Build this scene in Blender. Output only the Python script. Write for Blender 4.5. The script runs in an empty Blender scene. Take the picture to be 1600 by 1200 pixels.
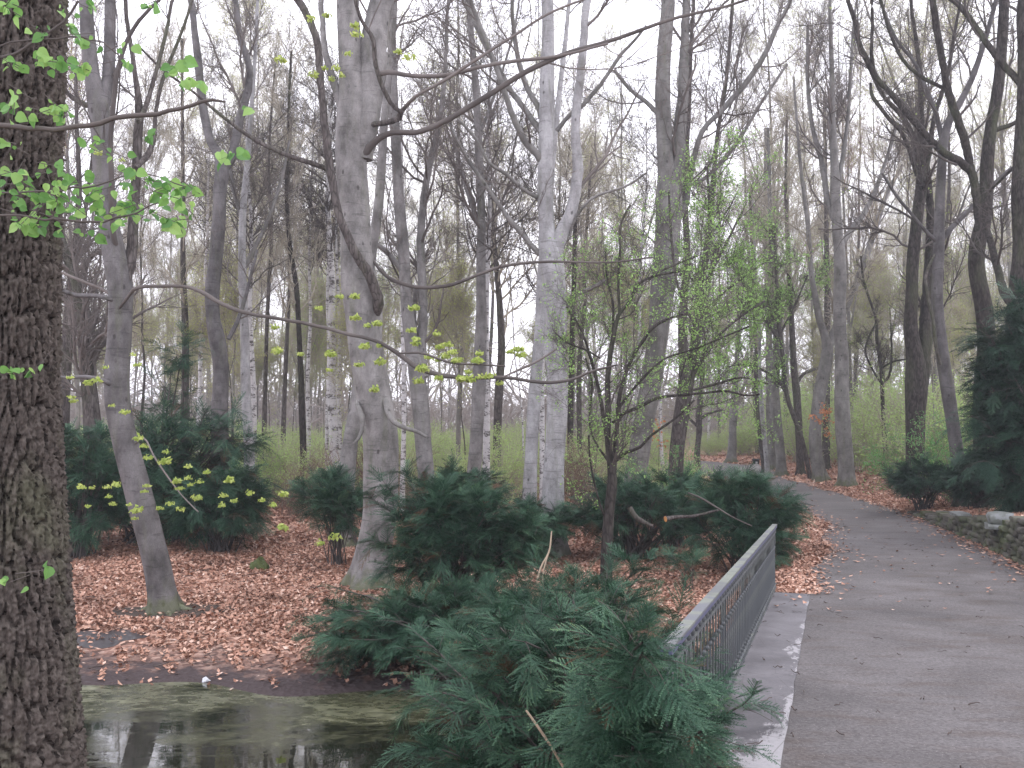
import bpy, math
import numpy as np
from mathutils import Vector, noise as mnoise
RNG = np.random.default_rng(7); DN = True
sc = bpy.context.scene
COL = sc.collection

# ---------------------------------------------------------------- camera, sky, sun, exposure
EYE = np.array([0.0, 0.0, 3.0]); FPX = 1500.0; TH = math.atan(54/1500.0)
cd = bpy.data.cameras.new("camera"); cam = bpy.data.objects.new("camera", cd); COL.objects.link(cam)
cam.location = EYE; cam.rotation_euler = (math.pi/2 + TH, 0, 0)
cd.sensor_width = 36; cd.lens = 36*FPX/1600; cd.clip_start = 0.05; cd.clip_end = 1000
sc.camera = cam
SUN_EL, SUN_ROT = math.radians(50), math.radians(75)
w = bpy.data.worlds.new("World"); sc.world = w; w.use_nodes = True
nt = w.node_tree; nt.nodes.clear()
out = nt.nodes.new("ShaderNodeOutputWorld"); bg = nt.nodes.new("ShaderNodeBackground")
sky = nt.nodes.new("ShaderNodeTexSky"); sky.sky_type = 'NISHITA'; sky.sun_disc = False
sky.sun_elevation = SUN_EL; sky.sun_rotation = SUN_ROT; sky.dust_density = 4; sky.air_density = 1.0
tc = nt.nodes.new("ShaderNodeTexCoord"); mp = nt.nodes.new("ShaderNodeMapping"); mp.inputs['Scale'].default_value = (1, 1, 2.5)
cn = nt.nodes.new("ShaderNodeTexNoise"); cn.inputs['Scale'].default_value = 1.6; cn.inputs['Detail'].default_value = 5
cr = nt.nodes.new("ShaderNodeValToRGB")
cr.color_ramp.elements[0].position = .3; cr.color_ramp.elements[0].color = (11.6, 11.6, 13.4, 1)
cr.color_ramp.elements[1].position = .7; cr.color_ramp.elements[1].color = (14.2, 13.9, 14.9, 1)
mx = nt.nodes.new("ShaderNodeMix"); mx.data_type = 'RGBA'; mx.inputs[0].default_value = 0.93
nt.links.new(tc.outputs['Generated'], mp.inputs[0]); nt.links.new(mp.outputs[0], cn.inputs['Vector'])
nt.links.new(cn.outputs['Fac'], cr.inputs[0]); nt.links.new(sky.outputs[0], mx.inputs[6]); nt.links.new(cr.outputs[0], mx.inputs[7])
nt.links.new(mx.outputs[2], bg.inputs[0]); bg.inputs[1].default_value = 0.12
nt.links.new(bg.outputs[0], out.inputs[0])
sl = bpy.data.lights.new("sun", 'SUN'); sl.energy = 0.6; sl.angle = math.radians(25); sl.color = (1, .97, .93)
so = bpy.data.objects.new("sun", sl); COL.objects.link(so)
so.rotation_euler = (math.pi/2 - SUN_EL, 0, math.radians(105))
sc.view_settings.view_transform = 'Standard'; sc.view_settings.look = 'None'
sc.view_settings.gamma = 1; sc.view_settings.exposure = 0.7
sc.render.engine = 'CYCLES'; sc.cycles.max_bounces = 6; sc.cycles.diffuse_bounces = 3; sc.cycles.glossy_bounces = 2
sc.cycles.volume_bounces = 0; sc.cycles.use_denoising = DN

# ---------------------------------------------------------------- pixel <-> world helpers (1600 x 1200 photograph)
def D_of(px, py):
    a = (px-800)/FPX; b = (600-py)/FPX
    return np.array([a, math.cos(TH) - b*math.sin(TH), math.sin(TH) + b*math.cos(TH)])
def P(px, py, D):
    d = D_of(px, py); return EYE + d*(D/d[1])
def sstep(a, b, x):
    t = np.clip((x-a)/(b-a), 0, 1); return t*t*(3-2*t)
# deck frame: u along the bridge, r across it
UA = np.array([1, 3])/math.sqrt(10); RA = np.array([3, -1])/math.sqrt(10)
PC = np.array([(-4.4, -17.5), (-.62, -6.1), (6.34, 14.75), (7.7, 19.3), (8.7, 24), (9.1, 30), (9.45, 38), (9.5, 44), (8.8, 51), (5.5, 56), (-3, 59.5), (-30, 62), (-90, 66)])
PS = np.concatenate([[0], np.cumsum(np.linalg.norm(np.diff(PC, axis=0), axis=1))])
_ss = np.arange(0, PS[-1], .5)
PCX = np.interp(_ss, PS, PC[:, 0]); PCY = np.interp(_ss, PS, PC[:, 1])
k_ = np.ones(9)/9
PCX[4:-4] = np.convolve(PCX, k_, 'valid'); PCY[4:-4] = np.convolve(PCY, k_, 'valid')
PTX = np.gradient(PCX, _ss); PTY = np.gradient(PCY, _ss); _n = np.hypot(PTX, PTY); PTX /= _n; PTY /= _n
PSS = _ss - PS[1] - 6.0 + 0.0          # s = 0 near the camera
HWv = np.interp(PSS, [-10, 14, 18.5, 22, 30, 40, 46, 54, 62, 200], [1.65, 1.65, 1.45, 1.22, 1.2, 1.3, 2.6, 3.0, 1.6, 1.6])
def path_sd(x, y):
    x = np.asarray(x, float); y = np.asarray(y, float); sh = x.shape; xf = x.ravel(); yf = y.ravel()
    s = np.empty(xf.size); d = np.empty(xf.size); hw = np.empty(xf.size)
    for i in range(0, xf.size, 20000):
        X = xf[i:i+20000, None]; Y = yf[i:i+20000, None]
        j = np.argmin((X-PCX)**2 + (Y-PCY)**2, axis=1)
        dx = X[:, 0]-PCX[j]; dy = Y[:, 0]-PCY[j]
        s[i:i+20000] = PSS[j] + dx*PTX[j] + dy*PTY[j]; d[i:i+20000] = dx*PTY[j] - dy*PTX[j]; hw[i:i+20000] = HWv[j]
    return s.reshape(sh), d.reshape(sh), hw.reshape(sh)
def Pz(s):
    return np.where(s < 13, 1.25-.04*s, .61 + .12*np.exp(-np.clip(s-13, 0, 99)/3.0))
def wallh(s):
    return np.interp(s, [-10, 14, 17.5, 21.5, 25.5, 40], [.75, .72, .7, .36, .06, 0])
def H(x, y):
    x = np.asarray(x, float); y = np.asarray(y, float)
    s, d, hw = path_sd(x, y)
    shore = 10.75 + .25*np.sin(x*1.3+1) + .12*np.sin(x*3.1)
    L = np.interp(y-shore, [-3, -.6, -.15, 0.25, 1, 4, 14, 60], [-.5, -.14, -.03, .03, .07, .27, .52, .6])
    L = L + (.035*np.sin(x*.9+.4*y)+.03*np.sin(y*1.7-x*.6))*sstep(11, 13, y)
    nb = sstep(2.3, .5, y-1.2*(-3.2-x)) * sstep(-1.6, -2.2, x)   # the near bank under the big tree
    L = np.maximum(L, -.5+.9*nb)
    pz = Pz(s)
    e0 = np.where(s < 13.4, 2.32, hw+.1); e1 = np.where(s < 13.4, 3.3, hw+1.6)
    k = sstep(0, 1, (-d-e0)/(e1-e0))
    left = pz*(1-k) + L*k
    wh = wallh(s)
    right = pz + wh*sstep(hw+.1, hw+.3, d) + .09*np.clip(d-hw, 0, 8)*(1-.7*sstep(38, 52, s)) + .03*np.sin(x*1.1+y*.7)*sstep(hw+.4, hw+1.5, d)
    return np.where(d < 0, left, right)
def G(px, py, off=0.0):
    d = D_of(px, py); d = d/d[1]
    Y = np.linspace(3, 160, 3000); Z = EYE[2]+d[2]*Y; X = d[0]*Y
    h = H(X, Y)+off
    i = np.argmax(Z < h)
    return np.array([X[i], Y[i], float(h[i])])

# ---------------------------------------------------------------- mesh helpers
def mesh_data(name, V, faces, mat, smooth=True, rnd=None):
    """faces: list of int arrays (n,k); rnd: per-face values in the same order"""
    V = np.asarray(V, np.float32).reshape(-1, 3)
    me = bpy.data.meshes.new(name)
    faces = [np.asarray(f, np.int32) for f in faces if len(f)]
    nf = sum(len(f) for f in faces)
    me.vertices.add(len(V)); me.vertices.foreach_set('co', V.ravel())
    li = np.concatenate([f.ravel() for f in faces]); me.loops.add(len(li)); me.loops.foreach_set('vertex_index', li)
    me.polygons.add(nf)
    tot = np.concatenate([np.full(len(f), f.shape[1], np.int32) for f in faces])
    st = np.concatenate([[0], np.cumsum(tot)[:-1]]).astype(np.int32)
    me.polygons.foreach_set('loop_start', st)
    me.polygons.foreach_set('use_smooth', np.full(nf, smooth, bool))
    me.update(calc_edges=True)
    if rnd is not None:
        a = me.attributes.new('rnd', 'FLOAT', 'FACE'); a.data.foreach_set('value', np.asarray(rnd, np.float32))
    me.materials.append(mat)
    return me
def ob(name, me, parent=None, loc=None):
    o = bpy.data.objects.new(name, me); COL.objects.link(o)
    if parent is not None: o.parent = parent
    if loc is not None: o.location = loc
    return o
def tag(o, label=None, cat=None, group=None, kind=None):
    if label: o['label'] = label
    if cat: o['category'] = cat
    if group: o['group'] = group
    if kind: o['kind'] = kind
    return o
def root(name, loc, label, cat, group=None):
    o = bpy.data.objects.new(name, None); COL.objects.link(o); o.location = loc; o.empty_display_size = .2
    return tag(o, label, cat, group)
def copy_tree(o, loc, rz=0, sc_=1.0, label=None, cat=None, group=None):
    c = o.copy(); COL.objects.link(c); c.location = loc; c.rotation_euler = (0, 0, rz); c.scale = (sc_,)*3
    if label: c['label'] = label
    if cat: c['category'] = cat
    if group: c['group'] = group
    for ch in KIDS.get(o.name, []):
        d = ch.copy(); COL.objects.link(d); d.parent = c
    return c
KIDS = {}
class Acc:
    def __init__(s): s.V = []; s.F = {}; s.n = 0; s.R = {}
    def add(s, V, F, rnd=None):
        V = np.asarray(V).reshape(-1, 3); F = np.asarray(F)
        k = F.shape[1]
        s.V.append(V); s.F.setdefault(k, []).append(F+s.n); s.n += len(V)
        s.R.setdefault(k, []).append(np.zeros(len(F)) if rnd is None else np.asarray(rnd))
    def mesh(s, name, mat, org=(0, 0, 0), smooth=True):
        ks = sorted(s.F)
        return mesh_data(name, np.concatenate(s.V)-np.asarray(org), [np.concatenate(s.F[k]) for k in ks], mat, smooth,
                         np.concatenate([np.concatenate(s.R[k]) for k in ks]))
def norm(v): return v/np.maximum(np.linalg.norm(v, axis=-1, keepdims=True), 1e-9)
def tubes(PP, RR, k=3):
    """PP (n,m,3), RR (n,m) -> verts, quads"""
    n, m, _ = PP.shape
    T = norm(np.gradient(PP, axis=1))
    a = np.where(np.abs(T[:, :1, 2:3]) > .9, np.array([[[1., 0, 0]]]), np.array([[[0, 0, 1.]]]))
    a = np.broadcast_to(a, T.shape)
    U = norm(np.cross(T, a)); Wv = np.cross(T, U)
    th = np.arange(k)*2*math.pi/k
    V = PP[:, :, None] + RR[:, :, None, None]*(np.cos(th)[None, None, :, None]*U[:, :, None] + np.sin(th)[None, None, :, None]*Wv[:, :, None])
    i = np.arange(n)[:, None, None]*m*k; j = np.arange(m-1)[None, :, None]*k; q = np.arange(k)[None, None, :]; q2 = (q+1) % k
    F = np.stack([i+j+q, i+j+q2, i+j+k+q2, i+j+k+q], -1).reshape(-1, 4)
    return V.reshape(-1, 3), F
def catmull(pts, step):
    pts = np.asarray(pts, float)
    L = np.linalg.norm(np.diff(pts[:, :3], axis=0), axis=1); t = np.concatenate([[0], np.cumsum(L)])
    n = max(4, int(t[-1]/step)); tt = np.linspace(0, t[-1], n+1)
    m = np.empty_like(pts); m[1:-1] = (pts[2:]-pts[:-2])/(t[2:]-t[:-2])[:, None]
    m[0] = (pts[1]-pts[0])/(t[1]-t[0]); m[-1] = (pts[-1]-pts[-2])/(t[-1]-t[-2])
    i = np.clip(np.searchsorted(t, tt, 'right')-1, 0, len(t)-2); h = (t[i+1]-t[i])[:, None]; s = (tt-t[i])[:, None]/h
    return (2*s**3-3*s**2+1)*pts[i] + (s**3-2*s**2+s)*h*m[i] + (-2*s**3+3*s**2)*pts[i+1] + (s**3-s**2)*h*m[i+1]
def stout(acc, C, k=18, lump=.06, flare=0.0, gz=None, seed=0, lobes=5, cap=True):
    """organic tube from (n,4) = xyz + radius"""
    rng = np.random.default_rng(seed)
    n = len(C); PPt = C[None, :, :3]; R = C[:, 3]
    V, F = tubes(PPt, R[None], k); V = V.reshape(n, k, 3); ctr = C[:, None, :3]
    th = np.arange(k)*2*math.pi/k; z = np.concatenate([[0], np.cumsum(np.linalg.norm(np.diff(C[:, :3], axis=0), axis=1))])[:, None]
    f = np.ones((n, k))
    for q in range(1, 5):
        f += lump/q*np.sin(q*th+rng.uniform(0, 6)+z*rng.uniform(.6, 2.5)*(1 if q < 3 else -1)+.5*np.sin(z*rng.uniform(1, 4)+rng.uniform(0, 6)))
    f += lump*.2*np.sin(z*4+rng.uniform(0, 6))
    if flare:
        hz = np.clip(C[:, 2]-gz, 0, 9)[:, None]; R0 = R.mean()
        f += flare*np.exp(-hz/(R0*1.1))*(.55+.45*np.sin(lobes*th+rng.uniform(0, 6))+.25*np.sin((lobes-2)*th+rng.uniform(0, 6)))
    V = ctr + (V-ctr)*f[:, :, None]
    acc.add(V.reshape(-1, 3), F)
    if cap:
        V2 = V[-1]; acc.add(np.vstack([V2, V2.mean(0)]), np.array([[i, (i+1) % k, k] for i in range(k)]))
        V0 = V[0]; acc.add(np.vstack([V0, V0.mean(0)]), np.array([[(i+1) % k, i, k] for i in range(k)]))
def grow(PP, RR, N, lenr, ang, rr, m, up, wob, rng, tmin=.2, rmin=.003, flat=False, rel=False, tmax=1.0):
    n, mm, _ = PP.shape
    L = np.linalg.norm(np.diff(PP, axis=1), axis=2).sum(1)
    idx = rng.choice(n, N, p=L/L.sum()); t = rng.uniform(tmin, tmax, N)*(mm-1)
    i0 = np.minimum(t.astype(int), mm-2); fr = (t-i0)[:, None]
    A = PP[idx, i0]; B = PP[idx, i0+1]; pos = A*(1-fr)+B*fr; d = norm(B-A)
    rad = RR[idx, i0]*(1-fr[:, 0])+RR[idx, i0+1]*fr[:, 0]
    rv = rng.normal(size=(N, 3))
    if flat: rv[:, 2] *= .15
    pr = norm(rv - (rv*d).sum(1, keepdims=True)*d)
    a = rng.uniform(ang[0], ang[1], N)[:, None]
    cur = norm(d*np.cos(a)+pr*np.sin(a))
    ln = rng.uniform(lenr[0], lenr[1], N)
    if rel: ln = ln*L[idx]*(1.05-.55*t/(mm-1))
    st = (ln/(m-1))[:, None]
    out = np.empty((N, m, 3)); out[:, 0] = pos
    for j in range(1, m):
        cur = norm(cur + np.array([0, 0, up]) + wob*rng.normal(size=(N, 3)))
        out[:, j] = out[:, j-1]+cur*st
    r0 = np.clip(rad*rr, rmin, None)
    R = np.maximum(r0[:, None]*np.linspace(1, .3, m)[None], rmin*.7)
    return out, R
def resamp(C, m):
    L = np.concatenate([[0], np.cumsum(np.linalg.norm(np.diff(C[:, :3], axis=0), axis=1))])
    t = np.linspace(0, L[-1], m); return np.stack([np.interp(t, L, C[:, i]) for i in range(4)], 1)
def leaves(pos, nrm, size, rng, asp=1.6, tris=False, dirs=None):
    """bent leaf blades at pos"""
    N = len(pos); nrm = norm(nrm)
    r = rng.normal(size=(N, 3)) if dirs is None else dirs
    u = norm(r - (r*nrm).sum(1, keepdims=True)*nrm); v = np.cross(nrm, u)
    s = size[:, None]
    if tris:
        V = np.stack([pos-v*s*.35, pos+u*s, pos+v*s*.35], 1); return V.reshape(-1, 3), np.arange(3*N).reshape(N, 3)
    c = nrm*s*rng.uniform(-.1, .35, (N, 1))
    V = np.stack([pos-u*s*asp*.5+c, pos-v*s*.5*rng.uniform(.7, 1, (N, 1))+c*.3, pos+u*s*asp*.5+c, pos+v*s*.5+c*.2, pos-c*.2], 1)
    b = np.arange(N)[:, None]*5
    F = np.concatenate([b+np.array([[4, 0, 1]]), b+np.array([[4, 1, 2]]), b+np.array([[4, 2, 3]]), b+np.array([[4, 3, 0]])], 1).reshape(-1, 3)
    return V.reshape(-1, 3), F

# ---------------------------------------------------------------- materials
class NB:
    def __init__(s, name):
        s.m = bpy.data.materials.new(name); s.m.use_nodes = True; s.t = s.m.node_tree; s.b = s.t.nodes['Principled BSDF']; s.L = s.t.links.new
        s.c = s.t.nodes.new('ShaderNodeTexCoord'); s.g = s.t.nodes.new('ShaderNodeNewGeometry')
    def map(s, scale, src=None):
        n = s.t.nodes.new('ShaderNodeMapping'); n.inputs['Scale'].default_value = scale; s.L(src or s.c.outputs['Object'], n.inputs[0]); return n.outputs[0]
    def noise(s, vec, scale, detail=4, rough=.55, dist=0.0):
        n = s.t.nodes.new('ShaderNodeTexNoise'); n.inputs['Scale'].default_value = scale; n.inputs['Detail'].default_value = detail
        n.inputs['Roughness'].default_value = rough; n.inputs['Distortion'].default_value = dist; s.L(vec, n.inputs['Vector']); return n.outputs['Fac']
    def vor(s, vec, scale, feature='F1', out='Distance', rnd=1.0):
        n = s.t.nodes.new('ShaderNodeTexVoronoi'); n.feature = feature; n.inputs['Scale'].default_value = scale; n.inputs['Randomness'].default_value = rnd
        s.L(vec, n.inputs['Vector']); return n.outputs[out]
    def ramp(s, fac, stops, interp='LINEAR'):
        n = s.t.nodes.new('ShaderNodeValToRGB'); n.color_ramp.interpolation = interp; e = n.color_ramp.elements
        while len(e) < len(stops): e.new(.5)
        for q, (p, c) in zip(e, stops):
            q.position = p; q.color = (c, c, c, 1) if isinstance(c, (int, float)) else (*c, 1)
        s.L(fac, n.inputs[0]); return n.outputs[0]
    def mix(s, fac, a, b, mode='MIX'):
        n = s.t.nodes.new('ShaderNodeMix'); n.data_type = 'RGBA'; n.blend_type = mode
        for v, i in ((fac, 0), (a, 6), (b, 7)):
            if isinstance(v, (int, float)): n.inputs[i].default_value = v
            elif isinstance(v, tuple): n.inputs[i].default_value = (*v, 1)
            else: s.L(v, n.inputs[i])
        return n.outputs[2]
    def math(s, op, a, b=None):
        n = s.t.nodes.new('ShaderNodeMath'); n.operation = op
        for v, i in ((a, 0), (b, 1)):
            if v is None: continue
            if isinstance(v, (int, float)): n.inputs[i].default_value = v
            else: s.L(v, n.inputs[i])
        return n.outputs[0]
    def sep(s, src):
        n = s.t.nodes.new('ShaderNodeSeparateXYZ'); s.L(src, n.inputs[0]); return n.outputs
    def attr(s, nm='rnd'):
        n = s.t.nodes.new('ShaderNodeAttribute'); n.attribute_name = nm; return n.outputs['Fac']
    def orand(s):
        return s.t.nodes.new('ShaderNodeObjectInfo').outputs['Random']
    def bump(s, h, strength=.5, dist=.02):
        n = s.t.nodes.new('ShaderNodeBump'); n.inputs['Strength'].default_value = strength; n.inputs['Distance'].default_value = dist
        s.L(h, n.inputs['Height']); s.L(n.outputs[0], s.b.inputs['Normal'])
    def done(s, col, rough=.8, spec=.3):
        if isinstance(col, tuple): s.b.inputs['Base Color'].default_value = (*col, 1)
        else: s.L(col, s.b.inputs['Base Color'])
        if isinstance(rough, (int, float)): s.b.inputs['Roughness'].default_value = rough
        else: s.L(rough, s.b.inputs['Roughness'])
        s.b.inputs['Specular IOR Level'].default_value = spec
        return s.m

def bark_smooth(name, lo, hi, moss=.5, streak=.45, mark=1.0):
    n = NB(name)
    big = n.noise(n.map((2.2, 2.2, 1.3)), 1.5, 6, .68)
    col = n.ramp(big, [(.36, lo), (.64, hi)])
    st = n.noise(n.map((1.1, 1.1, 11)), 2.2, 3, .7, .5)              # fine horizontal rings
    col = n.mix(n.ramp(st, [(.6, 0.0), (.65, streak)]), col, tuple(c*.45 for c in lo))
    eye = n.vor(n.map((2.6, 2.6, 1.5)), 1.9)                          # branch scars
    eyen = n.math('ADD', eye, n.math('MULTIPLY', n.noise(n.map((6, 6, 14)), 2, 3), .12))
    col = n.mix(n.ramp(eyen, [(.13, .75*mark), (.2, 0.0)]), col, (.035, .03, .028))
    al = n.noise(n.map((3, 3, .35)), 2.2, 4, .6, .3)
    col = n.mix(n.ramp(al, [(.54, 0.0), (.74, .45)]), col, (.115, .125, .075))
    z = n.sep(n.c.outputs['Object'])[2]
    ms = n.math('SUBTRACT', n.math('MULTIPLY', n.noise(n.map((1, 1, 1)), 5, 4), 1.3), n.math('MULTIPLY', z, 1.5))
    col = n.mix(n.ramp(ms, [(.2, 0.0), (.55, moss)]), col, (.09, .11, .03))
    fine = n.noise(n.map((9, 9, 4)), 9, 4, .7)
    col = n.mix(.35, col, n.ramp(fine, [(.3, .3), (.65, 1.1)]), 'MULTIPLY')
    h = n.math('ADD', n.math('MULTIPLY', st, .5), n.math('ADD', n.math('MULTIPLY', fine, .5), eyen))
    n.bump(h, .45, .02)
    return n.done(col, .75, .25)
BEECH = bark_smooth('grey_beech_bark', (.108, .102, .096), (.275, .262, .255), .6)
PALE = bark_smooth('pale_beech_bark', (.215, .21, .21), (.43, .425, .43), .5)
MIDBARK = bark_smooth('grey_bark', (.105, .1, .093), (.235, .226, .215), .6)
BGBARK = bark_smooth('far_grey_bark', (.13, .122, .11), (.24, .228, .205), .4)
def bark_dark(name, lo, hi):
    n = NB(name); v = n.map((7, 7, 1.6))
    f = n.vor(v, 2.4, 'DISTANCE_TO_EDGE'); nn = n.noise(n.map((4, 4, 2)), 3, 5)
    col = n.mix(n.ramp(nn, [(.35, 0.0), (.65, 1.0)]), lo, hi)
    col = n.mix(n.ramp(f, [(0, .7), (.12, 0.0)]), col, tuple(c*.35 for c in lo))
    al = n.noise(n.map((1.5, 1.5, .4)), 1.5, 3)
    col = n.mix(n.ramp(al, [(.5, 0.0), (.7, .5)]), col, (.08, .095, .05))
    n.bump(n.math('ADD', n.math('MINIMUM', f, .2), n.math('MULTIPLY', nn, .2)), .8, .04)
    return n.done(col, .9, .15)
DARK = bark_dark('dark_fissured_bark', (.03, .026, .024), (.075, .066, .06))
DARK2 = bark_dark('brown_grey_bark', (.06, .051, .048), (.13, .115, .108))
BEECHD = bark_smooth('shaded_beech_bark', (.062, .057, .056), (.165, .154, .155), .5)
def bark_furrow():
    n = NB('deeply_furrowed_bark')
    h = n.attr('rnd')
    nn = n.noise(n.map((12, 12, 5)), 4, 6, .7); big = n.noise(n.map((2, 2, 1.2)), 2, 3)
    col = n.mix(n.ramp(nn, [(.3, 0.0), (.72, 1.0)]), (.045, .037, .033), (.15, .13, .115))
    col = n.mix(n.ramp(big, [(.5, 0.0), (.68, .5)]), col, (.1, .11, .065))
    col = n.mix(n.ramp(h, [(.1, 1.0), (.72, 0.0)]), col, (.01, .008, .007))
    n.bump(n.noise(n.map((9, 9, 5)), 12, 6, .75), .6, .012)
    return n.done(col, .92, .15)
FURROW = bark_furrow()
def birch_mat():
    n = NB('white_birch_bark'); v = n.map((5, 5, 13))
    a = n.noise(v, 2.2, 5, .7, .5); b = n.noise(n.map((1.3, 1.3, 2.6)), 2.2, 3, .6)
    k = n.ramp(n.math('ADD', n.math('MULTIPLY', a, .6), n.math('MULTIPLY', b, .5)), [(.56, 0.0), (.62, 1.0)])
    col = n.mix(k, n.ramp(a, [(.3, (.4, .39, .39)), (.6, (.56, .545, .54))]), (.09, .08, .075))
    return n.done(col, .7, .2)
BIRCH = birch_mat()
def twig_mat(name, lo, hi):
    n = NB(name); col = n.ramp(n.noise(n.map((1, 1, 1)), 1.5, 2), [(.35, lo), (.65, hi)]); return n.done(col, .8, .2)
TWIG = twig_mat('twig_bark', (.1, .086, .08), (.18, .158, .145))
TWIGD = twig_mat('dark_twig_bark', (.065, .056, .052), (.12, .105, .097))
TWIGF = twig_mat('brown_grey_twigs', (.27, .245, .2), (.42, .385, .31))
TWIGL = twig_mat('haze_paled_far_twigs', (.26, .235, .215), (.38, .35, .32))  # far wood twigs: distance haze put into their pale colour
TWIGR = twig_mat('russet_twigs', (.16, .105, .085), (.25, .175, .14))
def leaf_mat(name, stops, transl=.35, rough=.55, spec=.3, clump=0.0):
    n = NB(name); col = n.ramp(n.attr(), stops)
    if clump:
        col = n.mix(n.ramp(n.noise(n.map((1, 1, 1)), 2.2, 3), [(.35, clump), (.65, 0.0)]), col, tuple(c*.45 for c in stops[0][1]))
    n.done(col, rough, spec)
    if transl:
        tr = n.t.nodes.new('ShaderNodeBsdfTranslucent'); n.L(col, tr.inputs[0]); ms = n.t.nodes.new('ShaderNodeMixShader'); ms.inputs[0].default_value = transl
        n.L(n.b.outputs[0], ms.inputs[1]); n.L(tr.outputs[0], ms.inputs[2]); n.L(ms.outputs[0], n.t.nodes['Material Output'].inputs[0])
    return n.m
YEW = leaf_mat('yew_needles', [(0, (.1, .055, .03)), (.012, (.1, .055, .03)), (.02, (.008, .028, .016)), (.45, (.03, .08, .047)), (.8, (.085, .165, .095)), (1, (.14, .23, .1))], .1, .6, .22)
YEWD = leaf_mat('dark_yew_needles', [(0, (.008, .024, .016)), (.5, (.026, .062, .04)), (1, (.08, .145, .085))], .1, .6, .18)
LINDEN = leaf_mat('fresh_linden_leaf', [(0, (.09, .22, .06)), (.5, (.17, .35, .09)), (1, (.32, .5, .15))], .45, .45, .35)
UMBEL = leaf_mat('yellow_green_blossom', [(0, (.3, .4, .08)), (1, (.52, .58, .18))], .4)
BUD = leaf_mat('pale_bud_leaf', [(0, (.22, .33, .08)), (1, (.42, .52, .16))], .4)
BUDP = leaf_mat('pale_olive_bud', [(0, (.4, .44, .13)), (1, (.58, .62, .24))], .5)
GREENB = leaf_mat('bright_green_leaf', [(0, (.22, .4, .1)), (1, (.4, .6, .2))], .4)
ROSSET = leaf_mat('orange_dry_leaf', [(0, (.4, .15, .06)), (1, (.6, .28, .13))], .3)
def litter_mat():
    n = NB('fallen_brown_leaf'); col = n.ramp(n.attr(), [(0, (.09, .045, .03)), (.22, (.24, .12, .08)), (.5, (.43, .24, .17)), (.8, (.56, .36, .27)), (1, (.72, .57, .48))])
    d = n.noise(n.map((1, 1, 1)), .9, 5, .7); col = n.mix(n.ramp(d, [(.5, 0.0), (.66, .65)]), col, (.13, .065, .042)); return n.done(col, .6, .25)
LITTER = litter_mat()
def ground_mat():
    n = NB('leaf_litter_ground'); pos = n.g.outputs['Position']
    a = n.vor(n.map((1, 1, 1), pos), 14, out='Color'); v = n.sep(a)[0]
    col = n.ramp(v, [(0, (.08, .045, .033)), (.35, (.24, .13, .095)), (.7, (.4, .24, .18)), (1, (.55, .38, .3))])
    soil = n.noise(n.map((1, 1, 1), pos), .7, 5, .65)
    col = n.mix(n.ramp(soil, [(.55, 0.0), (.68, .75)]), col, (.075, .058, .05))
    s = n.sep(pos)
    mud = n.math('ADD', s[2], n.math('MULTIPLY', n.noise(n.map((1, 1, 1), pos), 4, 4), .12))
    col = n.mix(n.ramp(mud, [(.1, 1.0), (.17, 0.0)]), col, (.055, .042, .042))
    n.bump(n.vor(n.map((1, 1, 1), pos), 14), .7, .03)
    return n.done(col, .85, .15)
GROUND = ground_mat()
def path_mat():
    n = NB('trodden_path'); pos = n.map((1, 1, 1), n.g.outputs['Position'])
    a = n.noise(pos, .8, 6, .62, .3); b = n.noise(pos, 38, 5, .75); c = n.noise(n.map((.8, 2.2, 1), n.g.outputs['Position']), 1.9, 5, .65)
    col = n.ramp(a, [(.3, (.088, .082, .082)), (.5, (.124, .115, .115)), (.72, (.16, .15, .151))])
    col = n.mix(n.ramp(c, [(.5, 0.0), (.66, .5)]), col, (.085, .066, .056)); col = n.mix(n.ramp(n.noise(n.map((1, 3.5, 1), n.g.outputs['Position']), 4.5, 5, .75, .6), [(.58, 0.0), (.72, .28)]), col, (.07, .06, .055))
    col = n.mix(.85, col, n.ramp(b, [(.3, .4), (.6, 1.15)]), 'MULTIPLY')
    sp = n.vor(pos, 30); col = n.mix(n.ramp(sp, [(.08, .45), (.14, 0.0)]), col, (.4, .37, .36))
    n.bump(n.math('ADD', n.math('MULTIPLY', b, .6), a), .5, .02)
    return n.done(col, .85, .2)
PATH = path_mat()
def slab_mat():
    n = NB('weathered_concrete'); pos = n.map((1, 1, 1), n.g.outputs['Position'])
    a = n.noise(pos, 2.0, 6, .6); b = n.noise(pos, 40, 4, .7)
    col = n.ramp(a, [(.3, (.105, .1, .106)), (.7, (.185, .178, .188))])
    xx = n.sep(n.c.outputs['Object'])[0]                      # distance in from the bare edge of the slab
    e = n.math('ADD', xx, n.math('MULTIPLY', n.noise(n.map((3, .9, 1)), 1.5, 6, .72, .4), 1.25))
    e = n.math('ADD', e, n.math('MULTIPLY', n.ramp(n.math('MULTIPLY', n.sep(n.c.outputs['Object'])[1], .1), [(.56, 1.0), (.66, 0.0)]), .3))
    col = n.mix(n.ramp(n.math('ADD', e, n.math('MULTIPLY', n.noise(n.map((6, 14, 1)), 2, 5, .75), .16)), [(.7, 0.0), (.75, .8)]), col, (.38, .37, .38))
    jf = n.vor(n.map((1.3, 1.1, 1)), 2.2, 'DISTANCE_TO_EDGE', rnd=.9)
    col = n.mix(n.ramp(jf, [(.004, .5), (.012, 0.0)]), col, (.1, .09, .09))
    col = n.mix(.4, col, n.ramp(b, [(.3, .5), (.7, 1.0)]), 'MULTIPLY')
    n.bump(n.math('ADD', n.math('MULTIPLY', e, .4), n.math('MULTIPLY', b, .25)), .6, .015)
    return n.done(col, .8, .25)
SLAB = slab_mat()
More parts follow.
